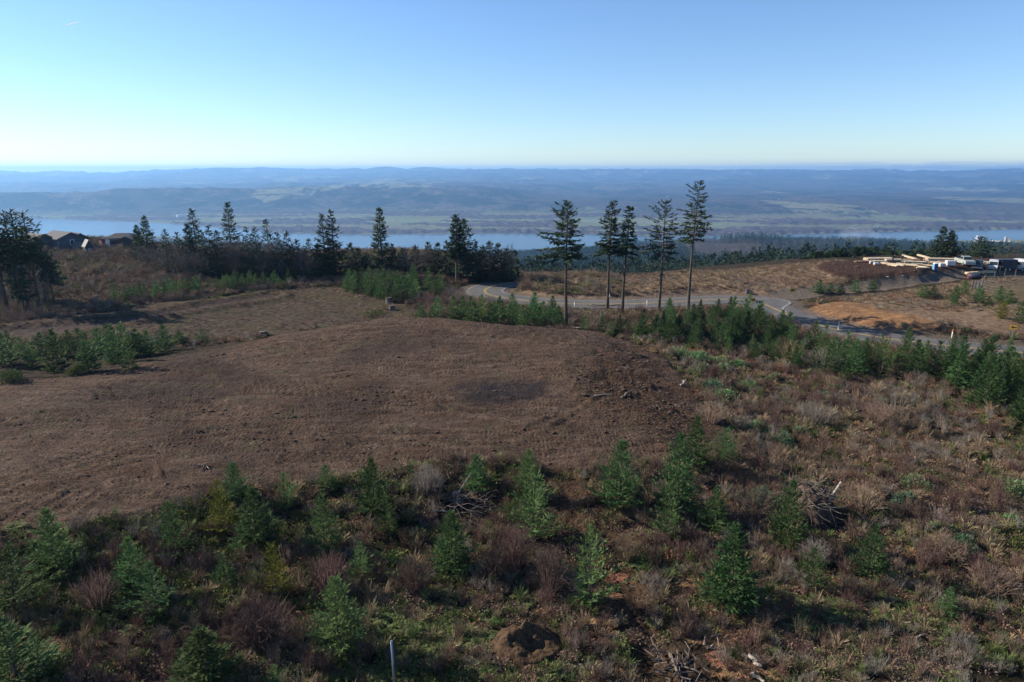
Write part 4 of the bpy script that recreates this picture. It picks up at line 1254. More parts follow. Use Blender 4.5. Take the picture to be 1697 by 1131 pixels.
def pick(x, y, table):
    """kind of tuft by drifting patches; table: [(kind, weight, patch size, seed)]"""
    sc = np.stack([np.log(w) + 4.2 * fbm(x / sz, y / sz, 3, sd) + .9 * rng.gumbel(0, 1, len(x)) for _, w, sz, sd in table])
    return np.array([t[0] for t in table])[np.argmax(sc, 0)]

KEEP_OPEN = [(*ground(872, 1068)[:2], 1.75), (*ground(1342, 856)[:2], 2.3), (*ground(778, 852)[:2], 1.8), (*ground(1118, 1105)[:2], 1.8)]
X, Y, Z, KIND, SXY, SZ = [], [], [], [], [], []
def lay(x, y, z, k, s, v=.3, sh=1.0):
    n = len(x)
    if np.isscalar(s): s = np.full(n, s)
    q = s * rng.uniform(1 - v, 1 + v, n)
    X.append(x); Y.append(y); Z.append(z - .05); KIND.append(np.broadcast_to(k, (n,))); SXY.append(q); SZ.append(q * sh * rng.uniform(.75, 1.25, n))

TB_FRONT = [(0, 1.2, 5, 201), (1, 1.5, 5, 202), (2, .28, 4, 203), (3, .30, 5, 204), (4, .7, 7, 205), (5, .60, 6, 206), (6, .40, 5, 207), (7, .22, 5, 208), (8, 1.3, 8, 209), (9, 1.3, 5, 210), (10, .9, 4, 211), (11, .6, 5, 212)]
TB_RIGHT = [(0, 1.5, 8, 221), (1, .25, 6, 222), (2, .75, 6, 223), (3, .25, 6, 224), (4, 1.5, 9, 225), (5, .35, 8, 226), (6, .9, 6, 227), (7, .45, 6, 228), (8, 1.6, 8, 229), (9, .75, 6, 230), (11, 1.3, 7, 232)]
for (y0, y1, dens, tb, s) in ((13, 30, 9.0, TB_FRONT, .85), (30, 48, 6.5, TB_FRONT, .95), (40, 70, 4.5, TB_RIGHT, 1.0), (70, 112, 2.3, TB_RIGHT, 1.15)):
    x, y, z, A = cover_points(-y1 * 1.12, y1 * 1.12, y0, y1, dens)
    px, py, _ = proj(x, y, z)
    free = (A['soil'] < .35) & (A['bench'] < .4) & (A['orange'] < .3) & (A['grass'] < .5) & (A['verge'] < .35) & (A['gravel'] < .3) & (A['fill'] < .3)
    if tb is TB_RIGHT:
        free &= (px > 1000 - (py - 560) * .2) | (y > 80)
        free &= (y < 95) | (x > -60)
    free &= (A['torn'] < .4) | (rng.random(len(x)) < .22)
    for hx, hy, hr in KEEP_OPEN: free &= (x - hx) ** 2 + (y - hy) ** 2 > hr * hr
    # bare earth and shade between the clumps
    free &= fbm(x / 2.2, y / 2.2, 2, 240) > (-.42 if tb is TB_FRONT else -.34)
    # the track at the foot of the root heap and the earth mound stay open
    x, y, z = x[free], y[free], z[free]
    lay(x, y, z, pick(x, y, tb), s)
for (y0, y1, dens, s) in ((13, 34, 1.5, .75), (30, 60, 1.2, .85), (55, 105, .7, 1.0)):
    x, y, z, A = cover_points(-y1 * 1.12, y1 * 1.12, y0, y1, dens)
    px, py, _ = proj(x, y, z)
    free = (A['soil'] < .25) & (A['bench'] < .3) & (A['orange'] < .3) & (A['grass'] < .5) & (A['verge'] < .35) & (A['gravel'] < .3) & (A['fill'] < .3) & (A['torn'] < .4) & ((y < 50) | (px > 1000))
    for hx, hy, hr in KEEP_OPEN: free &= (x - hx) ** 2 + (y - hy) ** 2 > hr * hr
    x, y, z = x[free], y[free], z[free]
    lay(x, y, z, pick(x, y, [(3, .5, 4, 284), (4, 1.0, 4, 285), (7, .5, 4, 286), (2, .6, 3, 287), (10, .7, 4, 288)]), s, .5, 1.25)
# slope between the fir stand and the houses, then the rough beyond the rim
x, y, z, A = cover_points(-190, 20, 95, 235, 1.7)
free = (A['bench'] < .3) & (A['gravel'] < .2) & (A['soil'] < .2) & (A['verge'] < .2)
x, y, z = x[free], y[free], z[free]
lay(x, y, z, pick(x, y, [(0, 1.6, 12, 251), (1, .7, 9, 252), (4, 1.2, 12, 254), (8, 1.6, 12, 255), (7, .3, 9, 256), (9, .7, 9, 257), (11, .4, 9, 258), (5, .4, 9, 259), (2, .3, 8, 260)]), 1.5, .5)
# tan grass on the knoll and the hillside by the building site
x, y, z, A = cover_points(-12, 175, 98, 185, 1.5)
free = (A['grass'] > .4) & (A['orange'] < .3) & (A['fill'] < .3) & (A['gravel'] < .3) & (A['verge'] < .3) & (A['lawn'] < .3)
x, y, z = x[free], y[free], z[free]
lay(x, y, z, pick(x, y, [(2, 2.2, 12, 261), (4, .8, 9, 262), (11, .5, 9, 263), (9, .25, 8, 264), (0, .7, 9, 265), (7, .4, 9, 266)]), .85, .35, .8)
# beyond the bare dirt: thin growth on the bench and its edges
x, y, z, A = cover_points(-110, 30, 78, 135, 1.1)
free = (A['soil'] < .2) & (A['gravel'] < .2) & (A['verge'] < .2) & (fbm(x / 6, y / 6, 3, 270) > -.10)
x, y, z = x[free], y[free], z[free]
lay(x, y, z, pick(x, y, [(0, 1.2, 8, 271), (8, 1.6, 8, 272), (2, .6, 8, 273), (4, .8, 8, 274), (9, .5, 6, 275), (7, .3, 8, 276)]), .75, .35, .6)
# a few weeds come back on the soil
x, y, z, A = cover_points(-75, 35, 32, 92, .5)
free = (A['soil'] > .6) & (fbm(x / 5, y / 5, 3, 280) > .18)
x, y, z = x[free], y[free], z[free]
lay(x, y, z, pick(x, y, [(9, .6, 6, 281), (8, 1.0, 6, 282), (10, .4, 6, 283)]), .34, .35, .5)
X, Y, Z, KIND, SXY, SZ = map(np.concatenate, (X, Y, Z, KIND, SXY, SZ))
print("cover", len(X))
scatter("undergrowth", "tangled brown and green brush, dry grass and ferns over the slopes", COVER, np.stack([X, Y, Z], 1), KIND, SXY, SZ, rng.uniform(0, 6.28, len(X)))

# clods of earth and splinters of wood on the bare dirt
def clod_mesh(seed, mat):
    g = np.random.default_rng(seed)
    bm = bmesh.new(); bmesh.ops.create_icosphere(bm, subdivisions=1, radius=.5)
    for v in bm.verts: v.co *= g.uniform(.65, 1.2)
    for v in bm.verts: v.co.z *= .7
    me = bpy.data.meshes.new("clod"); bm.to_mesh(me); bm.free(); me.materials.append(mat); return me
m = Mat("clod_mat"); m.color(m.mix(m.rng(m.noise(m.obj_co(), 2.0, 3), .35, .65), (0.050, 0.034, 0.026), (0.115, 0.078, 0.057))); m.set(Roughness=.95); M_CLOD = m.m
def chip_mesh(seed, mat, n=5, L=.5):
    g = np.random.default_rng(seed); K = Acc()
    p = g.normal(0, .25, (n, 3)) * [1, 1, .1]; a = g.uniform(0, 6.28, n); d = np.stack([np.cos(a), np.sin(a), g.uniform(-.1, .3, n)], 1)
    K.add(prisms(p, p + d * L * g.uniform(.3, 1, n)[:, None], .035, .022, 4)); return K.mesh("chip", mat)
CL = [clod_mesh(i, M_CLOD) for i in range(3)]
x, y, z, A = cover_points(-80, 42, 30, 95, 4.5)
keep = (A['soil'] > .5) & (rng.random(len(x)) < .35 + .65 * A['rough'] + .3 * (fbm(x / 4, y / 1.3, 3, 290) > .1)); x, y, z, rg = x[keep], y[keep], z[keep], A['rough'][keep]
s = rng.lognormal(-2.1, .45, len(x)) * (1 + .55 * rg)
x2, y2, z2, A2 = cover_points(60, 150, 122, 178, 1.3); k2 = A2['fill'] > .5; x2, y2, z2 = x2[k2], y2[k2], z2[k2]; s2 = rng.lognormal(-1.35, .4, len(x2))
s = np.concatenate([s, s2]); x, y, z = np.concatenate([x, x2]), np.concatenate([y, y2]), np.concatenate([z, z2])
scatter("soil_clods", "crumbly brown clods of turned earth over the bare dirt", CL, np.stack([x, y, z], 1), rng.integers(0, 3, len(x)), s, s * .8, rng.uniform(0, 6.28, len(x)))
CH = [chip_mesh(1, M_WOOD), chip_mesh(2, M_WOOD, 3, .8), chip_mesh(3, M_WOOD_DARK, 6, .9)]
x, y, z, A = cover_points(-80, 45, 22, 100, 2.0)
keep = ((A['soil'] > .4) | (rng.random(len(x)) < .35)) & ((rng.random(len(x)) < .40) | (A['rough'] > .4)) & (A['verge'] < .2); x, y, z = x[keep], y[keep], z[keep]
s = rng.lognormal(-1.7, .5, len(x))
scatter("wood_debris", "pale splinters and sticks strewn over the bare dirt", CH, np.stack([x, y, z + .03], 1), rng.integers(0, 3, len(x)), s, s, rng.uniform(0, 6.28, len(x)))

# ------------------------------------------------------------------ the wood on the valley side
def far_fir(seed, Rr, mats):
    T, K = conifer(seed, H=20, Rr=Rr, whorls=9, per=6, sprays=4, spray_len=2.6, spray_w=1.25, top_up=40, low_up=-5, power=.75, droop=.2, ragged=.3, trunk_r=.3)
    return T, K
M_FAR_FIR = mat_leaf("wood_needles", (0.018, 0.034, 0.022), (0.040, 0.064, 0.036), rnd=.3)
FFM = []
for i, r in enumerate([3.4, 4.0, 3.0]):
    T, K = far_fir(800 + i, r, None)
    FFM.append([("trunk", T.mesh("wood_fir_trunk", M_BARK)), ("crown", K.mesh("wood_fir_crown", [M_FAR_FIR, M_BARK]))])
def far_bare(seed):
    return bare_tree(seed, H=13.0, spread=.42, trunk_r=.18, twig=.09, kids=(6, 4, 3), levels=2, clear=.2)
FBM = []
for i in range(2):
    T, K = far_bare(820 + i)
    FBM.append([("trunk", T.mesh("wood_alder_trunk", M_GREYBARK)), ("crown", K.mesh("wood_alder_crown", M_GREYBARK))])
VW = []
n = 110000
a = rng.uniform(R(-46), R(46), n); r = np.sqrt(rng.uniform(230 ** 2, 2900 ** 2, n))
x, y = np.sin(a) * r, np.cos(a) * r
bx = az_px(x, y); re = np.interp(bx, EDGE_PX, EDGE_R); rb = np.interp(bx, NEAR_PX, R_NEAR)
ok = (r > re + np.interp(bx, [800, 880, 1250, 1350], [215, 120, 110, 180])) & (r < rb - 25) & ((bx > 560) | (rng.random(n) < .35)) & (r < rb)
dens = np.interp(r, [330, 700, 1500, 2900], [1.0, .75, .55, .5]) * np.where(bx < 1020, np.interp(rb - r, [0, 350, 700], [.25, .35, 1.0]), 1.0)
open_ = fbm(x / 190, y / 150, 3, 301) + .25 * (bx > 1020)
ok &= (rng.random(n) < dens * (.18 + .82 * smooth(-.42, -.2, open_)))
x, y, r, bx = x[ok], y[ok], r[ok], bx[ok]
z = land(x, y)
dec = fbm(x / 150, y / 120, 3, 303) + .35 * np.exp(-((bx - 1120) / 90) ** 2) * smooth(700, 1300, r)
isdec = dec + rng.normal(0, .12, len(x)) > .20
o = np.argsort(r); x, y, z, r, bx, isdec = x[o], y[o], z[o], r[o], bx[o], isdec[o]
h = rng.uniform(.62, 1.15, len(x)) * np.interp(r, [600, 800, 1600, 1900], [1, 1.25, 1.25, 1.0]); h = np.where(r < 600, h * .85, h); h = h * np.where(bx < 1020, np.interp(rb[ok][o] - r, [0, 500, 900], [.35, .6, 1.0]), 1.0)
skyl = np.interp(bx, [840, 900, 960, 1050, 1150, 1230, 1290, 1340], [424, 434, 440, 436, 430, 420, 408, 408]) + rng.uniform(-7, 14, len(x))
cap = (sight_z(bx, skyl, r) - z) / 20.0
h = np.where((r < 900) & (bx > 840), np.minimum(h * 1.3, np.maximum(cap, .25)), h)
shown = np.where((bx > 840) & (bx < 1345))[0]
ind = set(shown[:120].tolist())
for i in ind:
    d_ = bool(isdec[i])
    make_tree("bare_tree" if d_ else "fir_tree", (FBM if d_ else FFM)[i % (2 if d_ else 3)], (x[i], y[i], z[i] - .3), "leafless tree in the valley wood just below the grassy knoll" if d_ else "dark conifer in the valley wood just below the grassy knoll",
              "bare tree" if d_ else "fir tree", "leafless trees of the valley wood" if d_ else "conifers of the valley wood", rng.uniform(0, 6.28), (h[i], h[i], h[i]))
rest = np.array([i for i in range(len(x)) if i not in ind])
protos = []
for prt in FFM + FBM:
    bm = bmesh.new(); bm.from_mesh(prt[1][1]); me = bpy.data.meshes.new("wood_tree"); bm.to_mesh(me); bm.free()
    for q in prt[1][1].materials: me.materials.append(q)
    protos.append(me)
print("wood", len(rest))
kd = np.where(isdec[rest], 3 + rng.integers(0, 2, len(rest)), rng.integers(0, 3, len(rest)))
scatter("valley_wood", "dark conifer wood with bare grey patches down to the river", protos, np.stack([x, y, z - .3], 1)[rest], kd, h[rest] * rng.uniform(.9, 1.25, len(rest)), h[rest], rng.uniform(0, 6.28, len(rest)))
# ------------------------------------------------------------------ paved road with its paint
def ribbon(name, line, width, mat, z0, label, off=0.0, dash=None, kind='structure'):
    L = np.array(line); d = np.gradient(L, axis=0); d /= np.linalg.norm(d, axis=1)[:, None]
    n = np.stack([d[:, 1], -d[:, 0]], 1)
    a, b = L + n * (off - width / 2), L + n * (off + width / 2)
    k = len(L)
    z = np.full(k, z0)
    v = np.vstack([np.column_stack([a, z]), np.column_stack([b, z])])
    f = np.stack([np.arange(k - 1), np.arange(k - 1) + k, np.arange(k - 1) + k + 1, np.arange(k - 1) + 1], 1)
    o = new_obj(name, np_mesh(name, v, f, mat))
    if o.data.polygons[0].normal.z < 0: o.data.flip_normals()
    return tag(o, label, None, None, kind)
m = Mat("asphalt"); P = m.pos()
m.color(m.mix(m.rng(m.noise(P, 0.5, 4), .35, .65), m.mix(m.rng(m.noise(P, 9, 3), .35, .65), (0.070, 0.068, 0.067), (0.105, 0.101, 0.098)), (0.125, 0.118, 0.110)))
m.bump(m.noise(P, 30, 3), .4, .02); M_ASPH = m.m
m = Mat("road_paint_white"); m.color(m.mix(m.rng(m.noise(m.pos(), 4, 4), .4, .62), (0.38, 0.38, 0.365), (0.17, 0.165, 0.16))); M_WHITE_PAINT = m.m
m = Mat("road_paint_yellow"); m.color(m.mix(m.rng(m.noise(m.pos(), 4, 4), .4, .62), (0.55, 0.38, 0.08), (0.30, 0.24, 0.12))); M_YELLOW_PAINT = m.m
ZR = -1.19
def dense(line, step=1.0):
    out = []
    for (ax, ay), (bx, by) in zip(line[:-1], line[1:]):
        k = max(1, int(math.hypot(bx - ax, by - ay) / step))
        out += [(ax + (bx - ax) * i / k, ay + (by - ay) * i / k) for i in range(k)]
    return out + [line[-1]]
RD = dense(ROAD, 1.2)
ribbon("road", RD, 7.0, M_ASPH, ZR, "grey paved road curving across the hilltop")
v = [(x, y, ZR - .006) for x, y in APRON]
bm = bmesh.new(); fc = bm.faces.new([bm.verts.new(q) for q in v]); bmesh.ops.triangulate(bm, faces=[fc]); bmesh.ops.recalc_face_normals(bm, faces=bm.faces)
me = bpy.data.meshes.new("road_apron"); bm.to_mesh(me); bm.free(); me.materials.append(M_ASPH)
ap = new_obj("road_apron", me)
if me.polygons[0].normal.z < 0: me.flip_normals()
tag(ap, "paved widening of the road at the sharp bend", None, None, 'structure')
ribbon("road_marking", RD, .13, M_WHITE_PAINT, ZR + .008, "white edge line on the camera side of the road", 3.1)
i0 = int(len(RD) * .0); i1 = int(len(RD) * .60)
ribbon("road_marking", RD[i0:i1], .13, M_WHITE_PAINT, ZR + .008, "white edge line along the grassy knoll", -3.1)
ribbon("road_marking", RD[i0:], .12, M_YELLOW_PAINT, ZR + .008, "yellow centre line of the road", .14)
ribbon("road_marking", RD[i0:], .12, M_YELLOW_PAINT, ZR + .008, "second yellow centre line of the road", -.14)
hook = dense(spline(world_poly([(1262, 493.0), (1296, 497.2), (1309, 501.5), (1303, 506.5), (1297, 511.5), (1303, 518)], ZR), 8), .6)
ribbon("road_marking", hook, .2, M_WHITE_PAINT, ZR + .008, "white edge line hooking round the paved widening")

# ------------------------------------------------------------------ signs and marker posts
M_STEEL = plain("galvanised_steel", (0.34, 0.35, 0.37), .45, .15, 8, .7, .5)
M_SIGN_BACK = plain("sign_back", (0.095, 0.105, 0.125), .5, .1, 4, .3, .4)
M_SIGN_YEL = plain("sign_yellow", (0.48, 0.28, 0.03), .5, .06, 4)
M_BLACK = plain("black_paint", (0.02, 0.02, 0.02), .6, .1, 4)
M_WHITE = plain("white_plastic", (0.75, 0.75, 0.73), .5, .06, 4)
M_ORANGE = plain("orange_plastic", (0.80, 0.20, 0.04), .5, .06, 4)
def facing(p):
    return math.atan2(-p.x, p.y)    # turned so that the front looks back at the camera side
def arrow_sign(px, by, top, w_px, h_px, label):
    p = ground(px, by); m = px_size(p); H = tall_from(p, top, px); W, Hh = w_px * m, h_px * m
    t = thing("arrow_sign", label, "road sign", p, facing(p) + .15, "yellow arrow signs at the bend")
    MB().box((0, 0.05, H / 2 - .1), (.07, .06, H + .2)).build("post", M_STEEL, t)
    MB().box((0, 0, H - Hh / 2), (W, .03, Hh)).build("panel", M_SIGN_YEL, t, bevel=.008)
    a = W * .40; z = H - Hh / 2; s = Hh * .36
    MB().prism([(-a, z), (-a * .1, z + s), (-a * .1, z + s * .38), (a, z + s * .38), (a, z - s * .38), (-a * .1, z - s * .38), (-a * .1, z - s)], -.022, -.019).build("arrow", M_BLACK, t)
    return t
arrow_sign(1247, 505, 494.0, 8, 6.4, "yellow sign with black arrow standing next to the dark back of another sign")
arrow_sign(1313, 489, 478.5, 8.5, 5.2, "yellow arrow sign beside the gravel drive, above the road widening")
arrow_sign(1675, 569, 539, 10.5, 6.5, "yellow arrow sign on a tall grey post by the lower road")
p = ground(1256, 511); m_ = px_size(p); H = tall_from(p, 498, 1256)
t = thing("sign_back", "blank dark back of a wide road sign at the outside of the bend", "road sign", p, facing(p) - .1)
MB().box((0, -.05, H / 2 - .1), (.08, .06, H + .2)).build("post", M_STEEL, t)
MB().box((0, .01, H - 2.6 * m_), (9.5 * m_, .04, 4.8 * m_)).build("panel", M_SIGN_BACK, t, bevel=.01)
def marker(px, by, top, label, cap=None):
    p = ground(px, by); H = tall_from(p, top, px)
    t = thing("marker_post", label, "marker post", p, rng.uniform(0, 1), "slim marker posts along the road")
    MB().tube([(0, 0, -.2), (0, 0, H)], .055, 8).build("post", M_WHITE, t, smooth_shade=True)
    MB().tube([(0, 0, H), (0, 0, H + .28)], .06, 8).build("cap", cap or M_STEEL, t)
    return t
marker(952, 509, 501, "grey-tipped white marker post below the road, by the fir nearest the dirt")
marker(1072, 507, 498, "grey-tipped white marker post below the road, between the thin pair and the tall firs")
marker(1389, 547, 535, "white marker post hidden to its waist among plantation firs by the lower road")
marker(1577, 561, 550, "white marker post with an orange top beside the lower road", M_ORANGE)
marker(1010, 494, 489, "tiny white marker on the knoll side of the road behind the thin fir pair")
p = ground(1238, 486)
t = thing("utility_box", "small grey box with a white stake at the roadside below the knoll", "utility box", p, .3)
MB().box((0, 0, .3), (.5, .4, .7)).build("cabinet", M_SIGN_BACK, t, bevel=.03)
MB().box((0, 0, .67), (.56, .46, .06)).build("lid", M_SIGN_BACK, t, bevel=.02)
# the metal pole in front
p = ground(655, 1150); p.z -= .1
H = tall_from(p, 1062, 652)
t = thing("metal_pole", "upright galvanised metal pole at the bottom edge of the photo", "pole", p)
MB().tube([(0, 0, -.4), (-.05, .0, H - .03)], .045, 12).build("shaft", plain("zinc_pole", (0.20, 0.23, 0.29), .4, .25, 5, .6, .5), t, smooth_shade=True)
MB().tube([(-.05, 0, H - .03), (-.05, 0, H)], [.052, .040], 12).build("cap", M_STEEL, t)

# ------------------------------------------------------------------ bushes one can tell apart
def bush(px, by, ty, w, label, cat, kind, seed, group=None):
    p = ground(px, by); H = tall_from(p, ty, px); r = w * px_size(p) / 2
    t = thing({"twig": "twiggy_bush", "leafy": "leafy_shrub"}[kind[0]], label, cat, p - Vector((0, 0, .08)), rng.uniform(0, 6.28), group)
    g = np.random.default_rng(seed)
    if kind[0] == "twig":
        n = int(kind[2]); K = Acc(); S = Acc()
        a = g.uniform(0, 6.28, n); q = np.sqrt(g.random(n)); b = np.stack([np.cos(a) * q * r * .25, np.sin(a) * q * r * .25, np.zeros(n)], 1)
        e = np.stack([np.cos(a) * q * r, np.sin(a) * q * r, H * np.sqrt(np.maximum(1 - .75 * q * q, .05)) * g.uniform(.7, 1.05, n)], 1)
        m = b + (e - b) * .5 + np.array([0, 0, 1]) * H * .10 + g.normal(0, r * .04, (n, 3))
        rd = .016 if H > 1.5 else .012
        S.add(prisms(b, m, rd, rd * .7)); S.add(prisms(m, e, rd * .7, rd * .35))
        for _ in range(4):
            f = g.uniform(.1, .95, n)[:, None]; s = m + (e - m) * f
            K.add(prisms(s, s + unit(e - m + g.normal(0, r * .28, (n, 3))) * H * g.uniform(.10, .24, n)[:, None], rd * .45, rd * .25))
        new_obj("stems", S.mesh("bush_stems", kind[1]), t); new_obj("twigs", K.mesh("bush_twigs", kind[1]), t)
    else:
        n = int(kind[2]); K = Acc(); S = Acc()
        k = 60; a = g.uniform(0, 6.28, k); b = np.stack([np.cos(a) * r * .15, np.sin(a) * r * .15, np.zeros(k)], 1); tip = dome_pts(g, k, r * .9, H * .95, .7)
        S.add(prisms(b, tip, .02, .006)); new_obj("stems", S.mesh("shrub_stems", M_TWIG_BROWN), t)
        lob = dome_pts(g, 9, r * .62, H * .62, .5)
        c = lob[g.integers(0, 9, n)]; o = unit(g.normal(0, 1, (n, 3)) + [0, 0, .35]); pp = c + o * (r * .40) * g.uniform(.55, 1.1, n)[:, None] * np.array([1, 1, .85]); pp[:, 2] = np.maximum(pp[:, 2], .03)
        lw = kind[3]
        K.add(blades(pp, o + g.normal(0, .5, (n, 3)) + [0, 0, .3], lw * g.uniform(.6, 1.4, n), lw * .35, g.normal(0, 1, (n, 3)) + [0, 0, .6]))
        new_obj("foliage", K.mesh("shrub_foliage", kind[1]), t)
    return t
RT, GT, BTW = ("twig", M_TWIG_RED, 110), ("twig", M_TWIG_GREY, 150), ("twig", M_TWIG_BROWN, 120)
for i, a in enumerate([
    (440, 1078, 985, 100, "big rounded grey-purple bush of bare twigs above the bottom edge", "bush", ("twig", M_TWIG_RED, 220)), (708, 822, 768, 56, "grey-green bush of fine bare twigs at the dirt edge", "bush", GT),
    (856, 945, 868, 74, "dark red twiggy bush below the large full fir", "bush", ("twig", M_TWIG_RED, 170)), (912, 985, 905, 66, "reddish twiggy bush left of the bright green cone-shaped fir", "bush", RT),
    (545, 985, 915, 70, "reddish brown twiggy bush beneath the even conical fir", "bush", RT), (690, 985, 920, 66, "tall reddish stems between the upright fir and the slender fir", "bush", RT),
    (820, 960, 905, 50, "thin reddish stems beside the branch heap's shadow", "bush", RT), (1180, 700, 662, 60, "brown twig thicket at the torn dirt corner", "bush", BTW),
    (1360, 615, 570, 70, "pale leaning whips under the plantation firs", "bush", ("twig", M_TWIG_GREY, 90)), (1310, 600, 560, 60, "straw-coloured leaning whips left of the other whips", "bush", ("twig", M_STRAW, 90)),
    (1350, 705, 660, 70, "grey-purple flattened bush in the brown brush", "bush", ("twig", M_TWIG_GREY, 110)), (1485, 690, 620, 46, "small bare sapling with forked pale stems in the brown brush", "sapling", ("twig", M_TWIG_GREY, 26)),
    (1450, 705, 660, 56, "dark leaning stems below the bare sapling", "bush", BTW), (1350, 935, 890, 60, "dead grey weeds below the root tangle", "bush", GT), (1250, 870, 800, 70, "brown twig bush left of the dense bright fir", "bush", BTW),
    (1430, 850, 800, 70, "brown dead bush right of the root tangle", "bush", BTW), (1560, 930, 880, 70, "purplish dead bush in the lower brush", "bush", BTW), (165, 1010, 940, 70, "dead weed stalks in the shade of the edge firs", "bush", BTW),
    (1640, 985, 930, 80, "grey-brown dead bush near the corner of the slope", "bush", BTW), (1040, 935, 880, 50, "dead straw-brown bush right of the cone-shaped fir", "bush", ("twig", M_STRAW, 80)),
    (705, 520, 478, 60, "pinkish leafless brush in the hollow by the grey stumps", "bush", ("twig", M_TWIG_RED, 120)), (750, 510, 474, 60, "pinkish leafless brush below the road bend", "bush", ("twig", M_TWIG_RED, 120)), (670, 500, 476, 44, "pinkish leafless brush behind the grey stumps", "bush", ("twig", M_TWIG_RED, 90)),
    (790, 512, 486, 50, "brown leafless brush on the bank under the road bend", "bush", BTW)]):
    bush(*a, 1100 + i, "bare twiggy bushes")
for i, a in enumerate([
    (1518, 812, 778, 52, "pale green rounded shrub alone in the brown brush", M_BROOM), (1672, 822, 776, 54, "pale green rounded shrub at the photo edge", M_BROOM), (1500, 838, 806, 44, "darker green shrub touching the pale rounded one", M_BLUEGREEN),
    (1294, 742, 700, 46, "bluish green shrub with a smaller pale one beside it", M_BLUEGREEN), (1327, 722, 698, 24, "small silvery green shrub beside the bluish one", M_BROOM), (1124, 592, 572, 44, "light green shrub at the top corner of the dirt", M_BROOM),
    (1152, 602, 578, 50, "light green shrub, second down from the dirt's top corner", M_BROOM), (1190, 606, 584, 44, "green shrub above the whips' left end", M_BROOM), (1165, 622, 600, 40, "light green shrub against the torn dirt edge", M_BROOM),
    (1196, 618, 598, 40, "yellowish-lit shrub in the middle of the green patch", M_BROOM), (1180, 650, 624, 52, "wide dark green shrub in the middle of the green patch", M_BLUEGREEN), (1238, 646, 628, 40, "pale grey-green shrub at the outer side of the green patch", M_BROOM),
    (1202, 664, 640, 46, "light green shrub at the low end of the green patch", M_BROOM), (1226, 610, 592, 30, "small green shrub beneath the whips", M_BROOM), (1254, 716, 692, 40, "yellow-green sprig shrub by the splintered wood", M_BROOM),
    (1282, 632, 616, 26, "little green shrub in the red brush by the whips", M_BROOM), (1386, 648, 634, 26, "little green shrub right of the leaning whips", M_BROOM), (1362, 662, 646, 34, "low green shrub under the leaning whips", M_BLUEGREEN),
    (1680, 870, 850, 40, "flat bright shrub at the photo edge under the rounded one", M_BROOM), (1595, 910, 880, 56, "green fern-like shrub in the lower brush", M_BLUEGREEN), (1560, 880, 862, 44, "grey-green low shrub above the fern-like one", M_BROOM),
    (20, 632, 614, 60, "yellow-green low shrub at the foot of the edge row of firs", M_BRAMBLE), (130, 620, 604, 40, "yellow-green low shrub in front of the row of firs", M_BRAMBLE), (620, 528, 510, 44, "dull green low shrub beneath the grey stumps", M_BRAMBLE),
    (1262, 840, 800, 60, "dark leafy shrub among twigs above the pale stick", M_BLUEGREEN)]):
    px, by, ty, w, lab, mt = a
    bush(px, by, ty, w, lab, "shrub", ("leafy", mt, 1100, .17 if by > 680 else .22), 1200 + i, "green leafy shrubs")

# ------------------------------------------------------------------ roots, logs, stumps, heaps
def curly(g, p0, d0, L, r, n=8, curl=.5, grav=-.06):
    pts = [np.array(p0, float)]; d = unit(np.array(d0, float))
    for i in range(n):
        d = unit(d + g.normal(0, curl * .4, 3) + [0, 0, grav]); pts.append(pts[-1] + d * L / n)
    return pts, [max(.008, r * (1 - .85 * i / n)) for i in range(n + 1)]
def tangle(mb, g, n, rad, h, L, r, curl=.6):
    for _ in range(n):
        a = g.uniform(0, 6.28); q = math.sqrt(g.random()) * rad
        p = (math.cos(a) * q, math.sin(a) * q, g.uniform(.05, 1) * h * (1 - .6 * (q / rad) ** 2))
        b = a + g.normal(1.4, .7)
        pts, rr = curly(g, p, (math.cos(b), math.sin(b), g.normal(.1, .5)), L * g.uniform(.5, 1.3), r * g.uniform(.5, 1.4), 7, curl, -.10)
        for q_ in pts: q_[2] = max(q_[2], .02)
        mb.tube(pts, rr, 5)
p = ground(1342, 852); m_ = px_size(p); g = np.random.default_rng(31)
rw = 48 * m_; rh = tall_from(p, 788, 1342)
t = thing("root_heap", "big dome of tangled uprooted roots, a sawn pale log sticking out", "root heap", p)
mb = MB(); tangle(mb, g, 190, rw * .8, rh, rw * .95, .028, .7); mb.build("roots", M_WOOD_DARK, t)
mb = MB(); tangle(mb, g, 24, rw * .7, rh * 1.0, rw * .8, .024, .8); mb.build("pale_roots", M_WOOD, t)
bm = bmesh.new(); bmesh.ops.create_icosphere(bm, subdivisions=3, radius=1)
for v in bm.verts:
    q = v.co.copy(); f = 1 + .25 * float(fbm(np.array([q.x * 3 + q.z]), np.array([q.y * 3 - q.z]), 3, 33)[0])
    v.co = Vector((q.x * rw * .78, q.y * rw * .78, q.z * rh * .78)) * f
me = bpy.data.meshes.new("earth_core"); bm.to_mesh(me); bm.free(); me.materials.append(M_CLOD); new_obj("earth_core", me, t)
mb = MB(); mb.tube([(rw * .55, -.1, rh * .35), (rw * 1.02, .25, rh * .80)], .07, 10); mb.build("log", plain("pale_log", (0.36, 0.31, 0.25), .8, .2, 6), t)
p = ground(778, 848); m_ = px_size(p); g = np.random.default_rng(41)
t = thing("branch_heap", "low heap of broken dead branches behind the upright fir", "branch heap", p)
mb = MB(); tangle(mb, g, 60, 38 * m_, tall_from(p, 812, 778) * .9, 50 * m_, .032, .4); mb.build("branches", M_WOOD_DARK, t)
mb = MB(); tangle(mb, g, 10, 30 * m_, tall_from(p, 812, 778), 34 * m_, .020, .5); mb.build("bleached_branches", M_WOOD, t)
